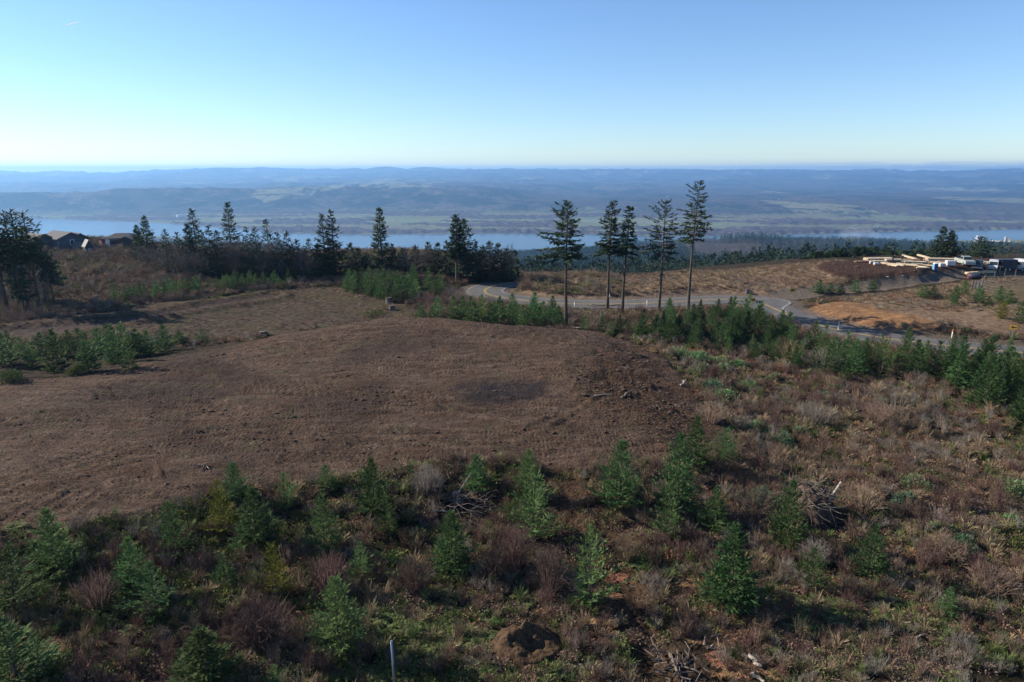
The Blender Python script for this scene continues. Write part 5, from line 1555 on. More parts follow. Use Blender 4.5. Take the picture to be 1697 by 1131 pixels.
def stick(px0, py0, px1, py1, up1, r, label, name="fallen_branch", cat="branch", mat=None, up0=0.0, group=None):
    a, b = ground(px0, py0), ground(px1, py1); a.z += up0 + r * .6; b.z += up1 + r * .6
    g = np.random.default_rng(int(px0 * 7 + py0)); n = 5; c = [a.lerp(b, k / n) + Vector(g.normal(0, r * .6, 3)) * (0 < k < n) - a for k in range(n + 1)]
    o = MB().tube(c, [r * (1 - .45 * k / n) for k in range(n + 1)], 7).build(name, mat or M_WOOD, None, a, smooth_shade=True)
    return tag(o, label, cat, group)
M_PALE = plain("bleached_wood", (0.30, 0.265, 0.225), .8, .2, 5)
p = ground(752, 843)
o = MB().tube([(0, 0, 0), (.35, .9, .85), (28 * px_size(p), 1.5, 1.75)], [.045, .038, .022], 8).build("leaning_pole", M_PALE, None, p, smooth_shade=True); tag(o, "thin pale stick leaning steeply before the round bushy fir", "stick")
for a in [(1246, 866, 1268, 856, .2, .07, "short pale branch lying left of the dense bright fir"), (1028, 908, 1040, 918, .1, .06, "short pale stick beside another, right of the cone-shaped fir"), (1046, 912, 1060, 920, .1, .06, "short pale stick, lower of two by the cone-shaped fir"),
          (718, 848, 742, 852, .1, .07, "white splintered branch left of the branch heap"), (1168, 1005, 1190, 1018, .1, .07, "grey log end in the shade of the widest fir"), (1232, 1088, 1262, 1112, .15, .13, "thick pale log half off the bottom edge"),
          (1246, 1118, 1266, 1135, .1, .10, "striped pale log at the bottom edge"), (1110, 1085, 1124, 1128, .2, .10, "split grey root standing in the wood chunks at the bottom"), (1536, 1052, 1518, 1062, .1, .06, "pale crooked stick above the lower slope's dead grass"),
          (1172, 1076, 1184, 1072, .05, .06, "white splinters beside the wood chunks"), (1630, 900, 1655, 912, .3, .05, "thin pale branch in the lower brush near the edge"), (1530, 935, 1570, 920, .5, .05, "forked pale branch above the tiny seedling"),
          (915, 541, 966, 547, .2, .14, "long white log at the foot of the tall fir nearest the dirt"), (1128, 640, 1136, 634, .2, .10, "short white log end in the torn dirt corner"), (1030, 660, 1050, 650, .2, .10, "knotted root on the churned dirt"), (985, 656, 1016, 654, .1, .05, "straight pale root on the churned dirt")]:
    stick(*a, mat=M_PALE if "white" in a[6] or "pale" in a[6] else M_WOOD, group="loose branches and logs")
g = np.random.default_rng(51)
for i in range(16):
    x0 = rng.uniform(945, 1010); y0 = rng.uniform(508, 536); L = rng.uniform(16, 46)
    stick(x0, y0, x0 + L, y0 + rng.uniform(-2.5, 2), rng.uniform(0, .3), rng.uniform(.05, .13), "grey slash log among felled wood under the tall firs", "slash_log", "log", M_WOOD_DARK, rng.uniform(0, .3), "slash logs under the tall firs")
def chunk_pile(px, py, n, w, label, name="wood_splinters"):
    p = ground(px, py); m_ = px_size(p); g = np.random.default_rng(int(px)); mb = MB()
    for _ in range(n):
        a = g.uniform(0, 6.28); q = g.normal(0, w * m_ / 2.2, 2); L = g.uniform(.2, .6); z = abs(g.normal(.1, .12))
        mb.tube([(q[0], q[1], z), (q[0] + math.cos(a) * L, q[1] + math.sin(a) * L, z + g.uniform(-.08, .3))], [.035 * g.uniform(.6, 1.5), .022], 5)
    return tag(mb.build(name, M_WOOD_DARK if n > 30 else M_WOOD, None, p), label, None, None, "stuff")
chunk_pile(1118, 1105, 70, 56, "scatter of split grey wood chunks at the bottom edge"); chunk_pile(1244, 725, 24, 34, "pale splintered wood at the edge of the torn dirt"); chunk_pile(338, 776, 10, 12, "small pale splinter pile alone on the bare dirt"); chunk_pile(1190, 1082, 12, 24, "white wood splinters near the bottom logs")
def stump(px, by, ty, w, label):
    p = ground(px, by); m_ = px_size(p); H = tall_from(p, ty, px); r = w * m_ / 2
    t = thing("tree_stump", label, "stump", p, 0, "tree stumps")
    g = np.random.default_rng(int(px)); n = 12; vs = []; mb = MB()
    for k, (z, f) in enumerate([(-.2, 1.5), (H * .15, 1.15), (H * .5, 1.0), (H * .95, .92)]):
        for j in range(n):
            a = 6.28 * j / n; q = r * f * (1 + .12 * math.sin(a * 3 + px) + g.normal(0, .05)); vs.append((math.cos(a) * q, math.sin(a) * q, z + (g.uniform(-.06, .12) * H if k == 3 else 0)))
    mb.add(vs, [(k * n + j, k * n + (j + 1) % n, (k + 1) * n + (j + 1) % n, (k + 1) * n + j) for k in range(3) for j in range(n)]); mb.build("bark", M_WOOD_DARK, t)
    mt = MB(); mt.add([Vector(v) * .985 + Vector((0, 0, -.01)) for v in vs[-n:]], [tuple(range(n))]); mt.build("cut_face", M_WOOD, t)
    mb = MB()
    for j in range(6):
        a = j * 1.05 + .3; pts, rr = curly(g, (math.cos(a) * r * .8, math.sin(a) * r * .8, H * .15), (math.cos(a), math.sin(a), -.1), r * 1.6, r * .28, 5, .3, -.12); mb.tube(pts, rr, 6)
    mb.build("roots", M_WOOD_DARK, t)
stump(437, 558, 549, 14, "dark squat stump alone in the grass beyond the bare dirt"); stump(645, 502, 493, 11, "upper grey stump of two beside the pinkish brush"); stump(650, 514, 506, 10, "lower grey stump of two beside the pinkish brush")
stump(757, 832, 816, 15, "dark broken stump at the foot of the leaning pale stick")
# the little heap of yellow-brown earth
p = ground(872, 1070); m_ = px_size(p); n = 48; q = np.linspace(-1, 1, n); xx, yy = np.meshgrid(q, q); rr = np.sqrt(xx ** 2 + yy ** 2)
hh = np.clip(1 - (rr * (1 + .22 * fbm(xx * 2.2, yy * 2.2, 3, 62))) ** 1.4, 0, 1) * (1 + .45 * fbm(xx * 4, yy * 4, 4, 61)) - .75 * np.exp(-((xx - .15) / .30) ** 2 - ((yy + .30) / .26) ** 2) - .12 * smooth(.85, 1.0, rr)
W_ = 66 * m_
v = np.stack([(xx * W_).ravel(), (yy * W_ * .8).ravel(), (hh * 0.95 - .05).ravel()], 1); k = np.arange(n * n).reshape(n, n)
m = Mat("mound_earth"); P_ = m.obj_co(); m.color(m.mix(m.rng(m.noise(P_, 5, 5), .35, .65), (0.036, 0.023, 0.014), (0.095, 0.057, 0.031))); m.bump(m.noise(P_, 9, 5), .9, .1)
tag(new_obj("earth_mound", np_mesh("earth_mound", v, np.stack([k[:-1, :-1].ravel(), k[:-1, 1:].ravel(), k[1:, 1:].ravel(), k[1:, :-1].ravel()], 1), m.m, True), None, p), "small dug-out mound of orange-brown earth near the bottom edge", "earth mound")

# ------------------------------------------------------------------ the building site on the hill
M_LUMBER = plain("fresh_lumber", (0.50, 0.40, 0.27), .7, .28, 1.3); M_LUMBER_RED = plain("reddish_lumber", (0.40, 0.22, 0.14), .7, .2, 2)
M_WRAP = plain("white_wrap", (0.55, 0.53, 0.52), .45, .08, 2); M_BLUE = plain("toilet_blue", (0.030, 0.085, 0.22), .4, .1, 2); M_BLUE_L = plain("toilet_light_blue", (0.13, 0.30, 0.42), .4, .1, 2)
M_GLASS = plain("dark_glass", (0.02, 0.025, 0.03), .1, .1, 2, 0, .6); M_TYRE = plain("tyre_rubber", (0.02, 0.02, 0.02), .8, .1, 3); M_RIM = plain("wheel_rim", (0.4, 0.4, 0.42), .4, .1, 3, .7)
M_CARW = plain("white_car_paint", (0.50, 0.50, 0.49), .3, .03, 2, 0, .5); M_CARG = plain("grey_green_paint", (0.30, 0.33, 0.29), .35, .05, 2, 0, .5); M_CARD = plain("dark_car_paint", (0.03, 0.035, 0.045), .3, .05, 2, 0, .5)
M_TRAIL = plain("dark_trailer", (0.040, 0.044, 0.058), .5, .1, 2)
def along(px0, py0, px1, py1):
    a, b = ground(px0, py0), ground(px1, py1); d = b - a
    return a, d.length, math.atan2(d.y, d.x), d
def lumber(seg, w, h, rows, label, mat=None, lift=.12, name="lumber_stack"):
    a, L, rz, d = along(*seg)
    t = thing(name, label, "lumber stack", a + d * .5, rz, "loose board bundles" if name == "board_bundle" else "lumber at the building site")
    mt = mat or M_LUMBER; g = np.random.default_rng(int(seg[0] * 3 + seg[1]))
    k = max(2, int(round(h / .28))); mb = MB()
    for i in range(k):
        for j in range(rows):
            mb.box((g.normal(0, .12), (j - (rows - 1) / 2) * w / rows, lift + (i + .5) * h / k), (L * g.uniform(.93, 1.0), w / rows * .93, h / k * .92), g.normal(0, .004))
    mb.build("boards", mt, t)
    mb = MB()
    for s in (-.36, 0, .36): mb.box((s * L, 0, lift / 2 - .03), (.14, w * 1.04, lift + .06))
    mb.build("bearers", M_LUMBER_RED, t)
for s in [((1434, 432, 1478, 432), 2.2, .95, 4, "long pale stack at the far west end of the site"), ((1466, 433.5, 1500, 433.5), 1.8, .8, 4, "pale stack behind the first standing worker"), ((1496, 428.5, 1534, 432), 1.0, .5, 2, "slanting thin beam stack at the rear, near the second worker"),
          ((1520, 427.5, 1560, 431), 1.0, .5, 2, "slanting thin beam stack at the rear, nearer the big fir"), ((1460, 437.5, 1500, 442), 1.3, .5, 3, "crooked front stack on the edge of the dark fill, first of two"), ((1486, 439, 1522, 442), 1.4, .5, 3, "crooked front stack on the edge of the dark fill, second of two"),
          ((1496, 436, 1536, 437), 2.0, .6, 4, "wide pale stack in the middle of the site"), ((1534, 433, 1584, 434.5), 2.4, 1.2, 5, "biggest pale stack in the middle of the site"), ((1540, 436.5, 1572, 438.5), 1.5, .6, 3, "low pale stack before the biggest one"),
          ((1582, 434.5, 1640, 438.5), 1.2, .8, 3, "very long pale stack running behind the vehicles"), ((1640, 438.5, 1700, 443.5), 1.2, .8, 3, "far end of the long pale row behind the dark trailer"), ((1519, 445.5, 1540, 445.5), .8, .3, 2, "small loose stack before the blue toilet"),
          ((1512, 441, 1538, 446), .8, .35, 2, "thin slanting stack ending at the blue toilet"), ((1415, 435, 1440, 434.5), .8, .3, 2, "reddish boards at the far west end on the fill"), ((1448, 435, 1470, 436), 1.6, .6, 3, "short pale stack by the white bags")]:
    lumber(s[0], s[1] * .8, s[2] * .5, s[3], s[4], M_LUMBER_RED if "reddish" in s[4] else None)
g = np.random.default_rng(65)
for k, (x0, y0, x1, y1) in enumerate([(1442, 434, 1462, 435), (1472, 440, 1488, 442.5), (1490, 434, 1512, 434.6), (1503, 431, 1526, 432), (1510, 438.5, 1528, 439.5), (1528, 440, 1548, 442), (1545, 432, 1568, 433), (1556, 436, 1580, 436.5), (1562, 430.5, 1590, 432), (1590, 436.5, 1612, 438), (1608, 436, 1634, 438), (1650, 440.5, 1680, 442.5)]):
    lumber((x0, y0, x1, y1), g.uniform(.5, 1.0), g.uniform(.2, .4), 2, "loose bundle of thin boards laid among the lumber stacks", [M_LUMBER, M_LUMBER_RED][k % 4 == 3], .08, "board_bundle")
lumber((1601, 457.5, 1623, 455), .9, .35, 3, "light boards lying above the black pipe roll", lift=.35)
lumber((1622, 455, 1646, 451.5), 1.2, .5, 3, "light boards stacked crosswise next to the pipe roll's stack", lift=.15)
a, L, rz, d = along(1627, 450, 1658, 449.5)
t = thing("work_trestle", "reddish plank table on trestle legs before the dark trailer", "trestle table", a + d * .5, rz)
MB().box((0, 0, 1.0), (L, 1.3, .14)).box((0, .1, 1.11), (L * .9, .9, .08)).build("table_top", M_LUMBER_RED, t)
for s in (-.35, .35):
    MB().box((s * L, -.5, .48), (.1, .1, 1.0), 0, .2).box((s * L, .5, .48), (.1, .1, 1.0), 0, -.2).box((s * L, 0, .85), (.08, 1.1, .1)).build("leg_frame", M_LUMBER, t)
# blue portable toilet
p = ground(1449, 448); p = ground(1549, 448.5); H = tall_from(p, 436.5, 1549)
t = thing("portable_toilet", "blue portable toilet with a pale roof at the edge of the dark fill", "portable toilet", p, facing(p) + .5)
s = H / 2.3; t.scale = (s * 1.05,) * 3
MB().box((0, 0, 1.05), (1.1, 1.1, 2.1)).build("cabin", M_BLUE_L, t, bevel=.04)
MB().box((0, -.565, 1.05), (.9, .03, 1.85)).build("door", M_BLUE, t, bevel=.01)
MB().box((0, 0, .06), (1.2, 1.2, .12)).build("base", M_BLUE, t, bevel=.02)
MB().plus([(-.58, -.58, 2.1), (.58, -.58, 2.1), (.58, .58, 2.1), (-.58, .58, 2.1), (-.36, -.36, 2.3), (.36, -.36, 2.3), (.36, .36, 2.3), (-.36, .36, 2.3)], [(0, 1, 5, 4), (1, 2, 6, 5), (2, 3, 7, 6), (3, 0, 4, 7), (4, 5, 6, 7), (3, 2, 1, 0)]).build("roof", M_WHITE, t)
MB().tube([(.4, .4, 2.0), (.4, .4, 2.5)], .05, 8).build("vent_pipe", M_WHITE, t)
# wrapped pallets, bags
def pallet(px, by, ty, w, label):
    p = ground(px, by); H = tall_from(p, ty, px); W = w * px_size(p)
    t = thing("wrapped_pallet", label, "pallet", p, facing(p) + .4, "white wrapped pallets")
    MB().box((0, 0, .14 + (H - .14) / 2), (W, W * .8, H - .14)).build("wrapped_load", M_WRAP, t, bevel=.08)
    mb = MB()
    for q in (-.4, 0, .4): mb.box((q * W, 0, .06), (.12, W * .8, .12))
    mb.box((0, 0, .13), (W, W * .8, .025)); mb.build("skid", M_LUMBER_RED, t)
pallet(1574, 441, 432, 13, "larger white wrapped pallet beside the biggest lumber stack"); pallet(1561, 443, 436.5, 9, "smaller white wrapped pallet between the toilet and the larger one"); pallet(1452, 439.5, 435.5, 8, "white tarpaulin bundle right of another on the dark fill edge"); pallet(1444, 437.5, 433, 6, "white tarpaulin bundle left of another on the dark fill edge")
for px, py, s, lab in ((1470, 459, .35, "white lump of rubbish low on the dark fill"), (1496, 457.5, .18, "tiny white scrap on the dark fill")):
    p = ground(px, py); me = clod_mesh(int(px), M_WRAP); o = new_obj("plastic_scrap", me, None, p); o.scale = (s * 2.4, s * 1.2, s); tag(o, lab, "scrap")
# vehicles
def wheel(t, x, y, r, w=.24):
    tyre = MB().tube([(0, -w / 2, 0), (0, w / 2, 0)], r, 18).build("wheel", M_TYRE, t, (x, y, r), bevel=.03)
    MB().tube([(0, -w / 2 - .01, 0), (0, w / 2 + .01, 0)], r * .55, 12).build("rim", M_RIM, tyre)
def pickup(px, by, rz, mat, label, name="pickup_truck", van=False, scale=1.0):
    p = ground(px, by); t = thing(name, label, "van" if van else "truck", p, rz, None, scale)
    if van:
        body = [(-2.5, .4), (2.3, .4), (2.5, .9), (1.9, 1.25), (1.45, 2.1), (1.2, 2.25), (-2.4, 2.25), (-2.5, 2.0)]
        MB().prism(body, -.95, .95).build("body", mat, t, bevel=.05)
        MB().prism([(1.86, 1.28), (1.46, 2.03), (.75, 2.03), (.75, 1.28)], -.957, .957).build("side_window", M_GLASS, t)
        MB().box((1.70, 0, 1.66), (.04, 1.6, .85), 0, 0, -.48).build("windscreen", M_GLASS, t)
    else:
        MB().prism([(-2.7, .45), (2.6, .45), (2.7, .85), (2.6, 1.12), (1.35, 1.22), (-.55, 1.22), (-.55, .75), (-2.6, .75), (-2.7, .7)], -.95, .95).build("body", mat, t, bevel=.04)
        MB().prism([(1.30, 1.2), (.75, 1.85), (-.30, 1.88), (-.52, 1.2)], -.82, .82).build("cab", mat, t, bevel=.05)
        MB().prism([(1.12, 1.28), (.70, 1.78), (-.24, 1.80), (-.40, 1.28)], -.832, .832).build("side_window", M_GLASS, t)
        MB().box((1.08, 0, 1.53), (.03, 1.45, .62), 0, 0, -.70).build("windscreen", M_GLASS, t)
        mb = MB(); [mb.box((-1.62, q * .90, 1.0), (2.1, .10, .5)) for q in (-1, 1)]; mb.box((-2.64, 0, 1.0), (.08, 1.7, .5)).build("bed_sides", mat, t, bevel=.02)
    mb = MB(); mb.box((2.62, 0, .52), (.2, 1.9, .22)).box((-2.66, 0, .55), (.14, 1.8, .2)).build("bumper", M_STEEL, t, bevel=.03)
    for q in (-1, 1):
        MB().box((2.60 if not van else 2.42, q * .70, .88), (.12, .36, .18)).build("headlight", M_WHITE, t, bevel=.02)
    for x in (-1.7, 1.65):
        for q in (-1, 1): wheel(t, x, q * .86, .40)
    return t
pickup(1598, 439.5, -1.75, M_CARG, "grey-green pickup truck in front of the long lumber row, beside the white pallets")
pickup(1621, 446, -2.3, M_CARD, "dark pickup truck left of the white van")
pickup(1645, 447, -2.2, M_CARW, "white box van between the dark truck and the dark trailer", "box_van", True, .86)
pickup(1684, 448, -1.1, M_CARW, "white pickup truck at the end of the dark trailer")
pickup(1700, 448.5, -1.2, M_CARW, "white truck cut off by the right photo edge", van=True)
p = ground(1667, 448.5); t = thing("dark_trailer", "long dark enclosed trailer behind the plank table", "trailer", p, -.12)
MB().box((0, 0, 1.35), (3.0, 2.0, 1.9)).build("box_body", M_TRAIL, t, bevel=.06); MB().box((-.2, 0, 2.33), (3.5, 2.15, .06)).build("roof", M_TRAIL, t)
MB().box((.9, -1.005, 1.3), (.7, .02, 1.6)).build("door", M_CARD, t); MB().box((2.0, 0, .45), (1.2, .1, .1)).build("drawbar", M_STEEL, t)
for x in (-.8, .2):
    for q in (-1, 1): wheel(t, x * .8, q * .92, .34)
# two workers
def person(px, by, ty, label, shirt, trousers, bend=.12, rz=0.0, arm=.5):
    p = ground(px, by); H = 1.74
    t = thing("person", label, "person", p, rz)
    V = [(0, 0, .92), (0, -.02 - bend * .3, 1.15), (0, -bend, 1.38), (0, -bend * 1.2, 1.50), (0, -bend * 1.35 - .02, 1.60), (0, -bend * 1.4 - .02, 1.70), (.10, 0, .88), (.12, -.03, .48), (.12, .02, .08), (.12, -.14, .04), (-.10, 0, .88), (-.14, .06, .48), (-.16, .12, .08), (-.17, -.03, .04),
         (.19, -bend, 1.40), (.27, -bend - .05, 1.14), (.25, -bend - .05 - .22 * arm, .95), (.24, -bend - .08 - .28 * arm, .87), (-.19, -bend, 1.40), (-.27, -bend - .06, 1.14), (-.24, -bend - .06 - .26 * arm, .97), (-.22, -bend - .10 - .32 * arm, .90)]
    E = [(0, 1), (1, 2), (2, 3), (3, 4), (4, 5), (0, 6), (6, 7), (7, 8), (8, 9), (0, 10), (10, 11), (11, 12), (12, 13), (2, 14), (14, 15), (15, 16), (16, 17), (2, 18), (18, 19), (19, 20), (20, 21)]
    rad = [.15, .15, .16, .06, .09, .085, .09, .065, .045, .04, .09, .065, .045, .04, .065, .048, .035, .03, .065, .048, .035, .03]
    me = bpy.data.meshes.new("person_body"); me.from_pydata(V, E, []); me.update()
    o = new_obj("body", me, t); sk = o.modifiers.new("skin", 'SKIN'); su = o.modifiers.new("smooth", 'SUBSURF'); su.levels = 2; su.render_levels = 2
    for i, r in enumerate(rad): me.skin_vertices[0].data[i].radius = (r, r * .85 if i < 3 else r)
    me.skin_vertices[0].data[0].use_root = True
    m = Mat("person_clothes"); z = m.n("ShaderNodeSeparateXYZ"); m.link(m.obj_co(), z.inputs[0])
    c = m.mix(m.rng(z.outputs[2], .95, .97), trousers, shirt); c = m.mix(m.rng(z.outputs[2], 1.50, 1.52), c, (0.36, 0.22, 0.16)); c = m.mix(m.rng(z.outputs[2], .09, .10), (0.04, 0.03, 0.025), c)
    m.color(c); me.materials.append(m.m)
    bm = bmesh.new(); bmesh.ops.create_uvsphere(bm, u_segments=14, v_segments=8, radius=.115)
    for v in bm.verts: v.co.z = max(v.co.z, -.01) * 1.0
    me2 = bpy.data.meshes.new("hard_hat"); bm.to_mesh(me2); bm.free(); me2.materials.append(M_BLACK if shirt[0] < .05 else M_WHITE); h = new_obj("hard_hat", me2, t, (0, -bend * 1.4 - .02, 1.70))
person(1479, 435.5, 427, "worker in black bending over the lumber near the west end", (0.02, 0.02, 0.022), (0.03, 0.03, 0.035), .25, .4, 1.0)
person(1494.5, 435.5, 426, "worker in dark grey standing upright by the slanting beams", (0.06, 0.055, 0.055), (0.05, 0.045, 0.045), .06, -.5, .4)
p = ground(1538.5, 441); H = tall_from(p, 429, 1538.5)
t = thing("timber_post", "upright brown timber post standing left of the blue toilet", "post", p); MB().box((0, 0, H / 2 - .1), (.16, .16, H + .2)).build("shaft", plain("post_wood", (0.22, 0.16, 0.11), .8, .2, 4), t, bevel=.01); MB().box((0, .1, .12), (.5, .5, .24)).build("footing", M_CLOD, t, bevel=.04)
# black pipe roll, low shed panel, fence
a, L, rz, d = along(1604, 463.5, 1629, 463)
t = thing("pipe_roll", "fat roll of black drain pipe with a red end, under the light boards", "pipe roll", a + d * .5, rz)
MB().tube([(-L * .5, 0, .55), (-L * .2, 0, .62), (L * .15, 0, .58), (L * .5, 0, .30)], [.50, .58, .55, .18], 16).build("roll", M_TRAIL, t, smooth_shade=True)
mb = MB()
for k in range(16):
    w0, w1 = 6.2832 * k / 16, 6.2832 * (k + 1) / 16
    mb.add([(-L * .5 - .04, math.cos(q) * r_, .55 + math.sin(q) * r_) for q, r_ in ((w0, .5), (w1, .5), (w1, .3), (w0, .3))], [(0, 1, 2, 3)])
mb.build("red_end", plain("red_cap", (0.45, 0.06, 0.05), .5, .1, 3), t)
p = ground(1619, 479); H = tall_from(p, 464.5, 1619); m_ = px_size(p)
t = thing("wire_pen", "grey mesh-sided pen with a brown door post at the fence corner", "pen", p, .05)
W_ = 17 * m_
mb = MB()
for s in (-.5, -.17, .17, .5): mb.box((s * W_, 0, H / 2), (.09, .09, H))
mb.build("frame_posts", M_WOOD_DARK, t)
mb = MB()
for k in range(22): mb.box((-W_ / 2 + W_ * k / 21, .02, H * .5), (.022, .022, H * .94))
for k in range(9): mb.box((0, .045, H * (.06 + .11 * k)), (W_, .022, .022))
mb.build("wire_mesh", M_STEEL, t)
MB().box((-W_ * .5, -.06, H * .5), (.3, .05, H * .95)).build("door", plain("door_brown", (0.32, 0.20, 0.14), .8, .15, 3), t)
def fence(pts, label):
    P_ = [ground(*q) for q in pts]; t = thing("wire_fence", label, "fence", P_[0], 0, "wire fences round the lawn"); H = 2.1
    tops = []
    for q in P_:
        r_ = q - P_[0]; MB().tube([r_ + Vector((0, 0, -.3)), r_ + Vector((0, 0, H))], .055, 7).build("post", M_WOOD_DARK, t); tops.append(r_)
    mb = MB()
    for a_, b_ in zip(tops[:-1], tops[1:]):
        for z in (.3, .75, 1.2, 1.65, 2.05): mb.tube([a_ + Vector((0, -.06, z)), b_ + Vector((0, -.06, z))], .012, 4, False)
    mb.build("wires", M_STEEL, t)
fence([(1630, 474), (1646, 470), (1663, 467.5), (1681, 465), (1700, 463)], "back wire fence of the lawn, running to the photo edge under the trailer")
fence([(1629, 484), (1652, 488), (1678, 487), (1702, 486)], "front wire fence of the lawn above the slope firs")

# ------------------------------------------------------------------ houses on the rim at the left
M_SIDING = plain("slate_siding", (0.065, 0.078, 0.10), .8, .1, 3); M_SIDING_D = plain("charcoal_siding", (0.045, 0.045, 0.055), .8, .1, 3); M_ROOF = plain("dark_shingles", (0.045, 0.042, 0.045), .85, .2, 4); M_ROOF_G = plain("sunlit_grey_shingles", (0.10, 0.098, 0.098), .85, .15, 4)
M_TRIM = plain("white_trim", (0.70, 0.70, 0.68), .6, .05, 3); M_SHED = plain("grey_shed_boards", (0.17, 0.19, 0.22), .7, .1, 3); M_SHED_R = plain("shed_roof", (0.13, 0.128, 0.125), .6, .1, 3)
def at_dist(px, py_ref, dist):
    dx, dy, dz = (float(c) for c in ray(px, py_ref)); k = dist / math.hypot(dx, dy); x, y = dx * k, dy * k
    return Vector((x, y, gz(x, y)))
def gable(t, W, D, hw, hr, wall, roof, ov=.45, x0=0.0, y0=0.0, wn="wall", rn="roof", cap=True):
    """gable end towards -y; W wide, D deep, walls hw, ridge hr"""
    MB().prism([(x0 - W / 2, -.6), (x0 + W / 2, -.6), (x0 + W / 2, hw), (x0, hr), (x0 - W / 2, hw)], y0 - D / 2, y0 + D / 2).build(wn, wall, t)
    s = (hr - hw) / (W / 2); e = ov
    mb = MB()
    for q in (-1, 1):
        a = [(x0 + q * (W / 2 + e), hw - s * e + .04), (x0, hr + .04), (x0, hr + .24), (x0 + q * (W / 2 + e), hw - s * e + .24)]
        mb.prism(a, y0 - D / 2 - e, y0 + D / 2 + e)
    return mb.build(rn, roof, t)
def window(t, x, y, z, w, h):
    f = MB().box((x, y, z), (w + .2, .06, h + .2)).build("window", M_TRIM, t); MB().box((x, y - .035, z), (w, .02, h)).build("pane", M_GLASS, f)
p = at_dist(106, 405, 214); m_ = px_size(p)
t = thing("gable_house", "slate-grey gabled house with one small white window, beside the fir stand", "house", p, facing(p) + .35)
top = tall_from(p, 385.0, 103); eave = tall_from(p, 393.5, 103)
W_ = 38 * m_
gable(t, W_, 10, eave, top, M_SIDING, M_ROOF_G); window(t, .1, -5.03, eave * .62, .75, 1.4)
gable(t, W_ * .62, 8, eave - .6, top - .7, M_SIDING_D, M_ROOF, .4, W_ * .62, 3.0, "wing_wall", "wing_roof")
gable(t, W_ * .8, 9, eave - .2, top - .4, M_SIDING, M_ROOF_G, .4, -W_ * .72, 4.0, "rear_wall", "rear_roof")
MB().box((W_ * .35, -5.05, .7), (1.2, .06, 2.2)).build("door", M_TRIM, t)
p = at_dist(205, 405, 212); m_ = px_size(p)
t = thing("dark_house", "low charcoal house with a broad dark roof, second along the rim", "house", p, facing(p) - .25)
top = tall_from(p, 386.5, 200); eave = tall_from(p, 392.5, 200); W_ = 42 * m_
o = MB(); D_ = 9; o.box((0, 0, eave / 2 - .3), (W_ * .85, D_, eave + .6)).build("wall", M_SIDING_D, t)
e = .6; a = W_ * .85 / 2 + e; b = D_ / 2 + e
MB().plus([(-a, -b, eave), (a, -b, eave), (a, b, eave), (-a, b, eave), (-a * .45, 0, top), (a * .45, 0, top)], [(0, 1, 5, 4), (1, 2, 5), (2, 3, 4, 5), (3, 0, 4), (3, 2, 1, 0)]).build("roof", M_ROOF, t)
gable(t, W_ * .4, 6, eave - .3, top - .6, M_SIDING_D, M_ROOF_G, .4, W_ * .32, -3.5, "porch_wall", "porch_roof")
window(t, -W_ * .2, -D_ / 2 - .03, eave * .55, 1.4, 1.2); window(t, -W_ * .02, -D_ / 2 - .03, eave * .55, 1.0, 1.2); MB().box((-W_ * .38, -D_ / 2 - .04, eave * .5 - .1), (.9, .06, eave * .9)).build("porch_post", M_TRIM, t)
p = ground(131, 415); m_ = px_size(p); H = tall_from(p, 401.5, 131)
t = thing("barn_shed", "small pale grey shed with a rounded barn roof before the slate house", "shed", p, facing(p) + .5)
W_ = 12.5 * m_; prof = [(-W_ / 2, 0), (W_ / 2, 0), (W_ / 2, H * .62), (W_ * .32, H * .86), (0, H * .97), (-W_ * .32, H * .86), (-W_ / 2, H * .62)]
MB().prism(prof, -1.5, 1.5).build("wall", M_SHED, t)
mb = MB(); q = [(W_ / 2 + .12, H * .58), (W_ * .33, H * .88), (0, H), (-W_ * .33, H * .88), (-W_ / 2 - .12, H * .58)]
for c0, c1 in zip(q[:-1], q[1:]): mb.prism([c0, c1, (c1[0] * 1.02, c1[1] + .1), (c0[0] * 1.02, c0[1] + .1)], -1.65, 1.65)
mb.build("roof", M_SHED_R, t); MB().box((0, -1.52, H * .30), (W_ * .4, .04, H * .58)).build("door", M_SIDING, t)
p = at_dist(145, 405, 200); m_ = px_size(p); t = thing("garden_shed", "tiny low outbuilding with a grey roof between the two houses", "shed", p, facing(p) + .2)
gable(t, 11 * m_, 3, tall_from(p, 403, 145) * .7, tall_from(p, 398.5, 145), M_SIDING_D, M_SHED_R, .2)
MB().box((0, -1.53, .6), (.8, .04, 1.5)).build("door", M_SHED, t)
g = np.random.default_rng(71)
for k, (px, py) in enumerate([(88, 415), (94, 413.5), (100, 414.5), (106, 413), (112, 414), (116, 412.5)]):
    p = ground(px, py); mb = MB()
    for _ in range(7): mb.box((g.normal(0, .5), g.normal(0, .3), g.uniform(.1, .5)), (g.uniform(.4, 1.2), g.uniform(.2, .6), g.uniform(.1, .3)), g.uniform(0, 3))
    tag(mb.build("building_scrap", [M_WRAP, M_LUMBER, M_SHED_R][k % 3], None, p), "little pile of pale building scrap before the slate house", "scrap pile", "scrap piles before the slate house")
pickup(174, 407, facing(ground(174, 407)) + 1.7, plain("red_car_paint", (0.16, 0.05, 0.06), .35, .05, 2), "dull red pickup parked beside the charcoal house")

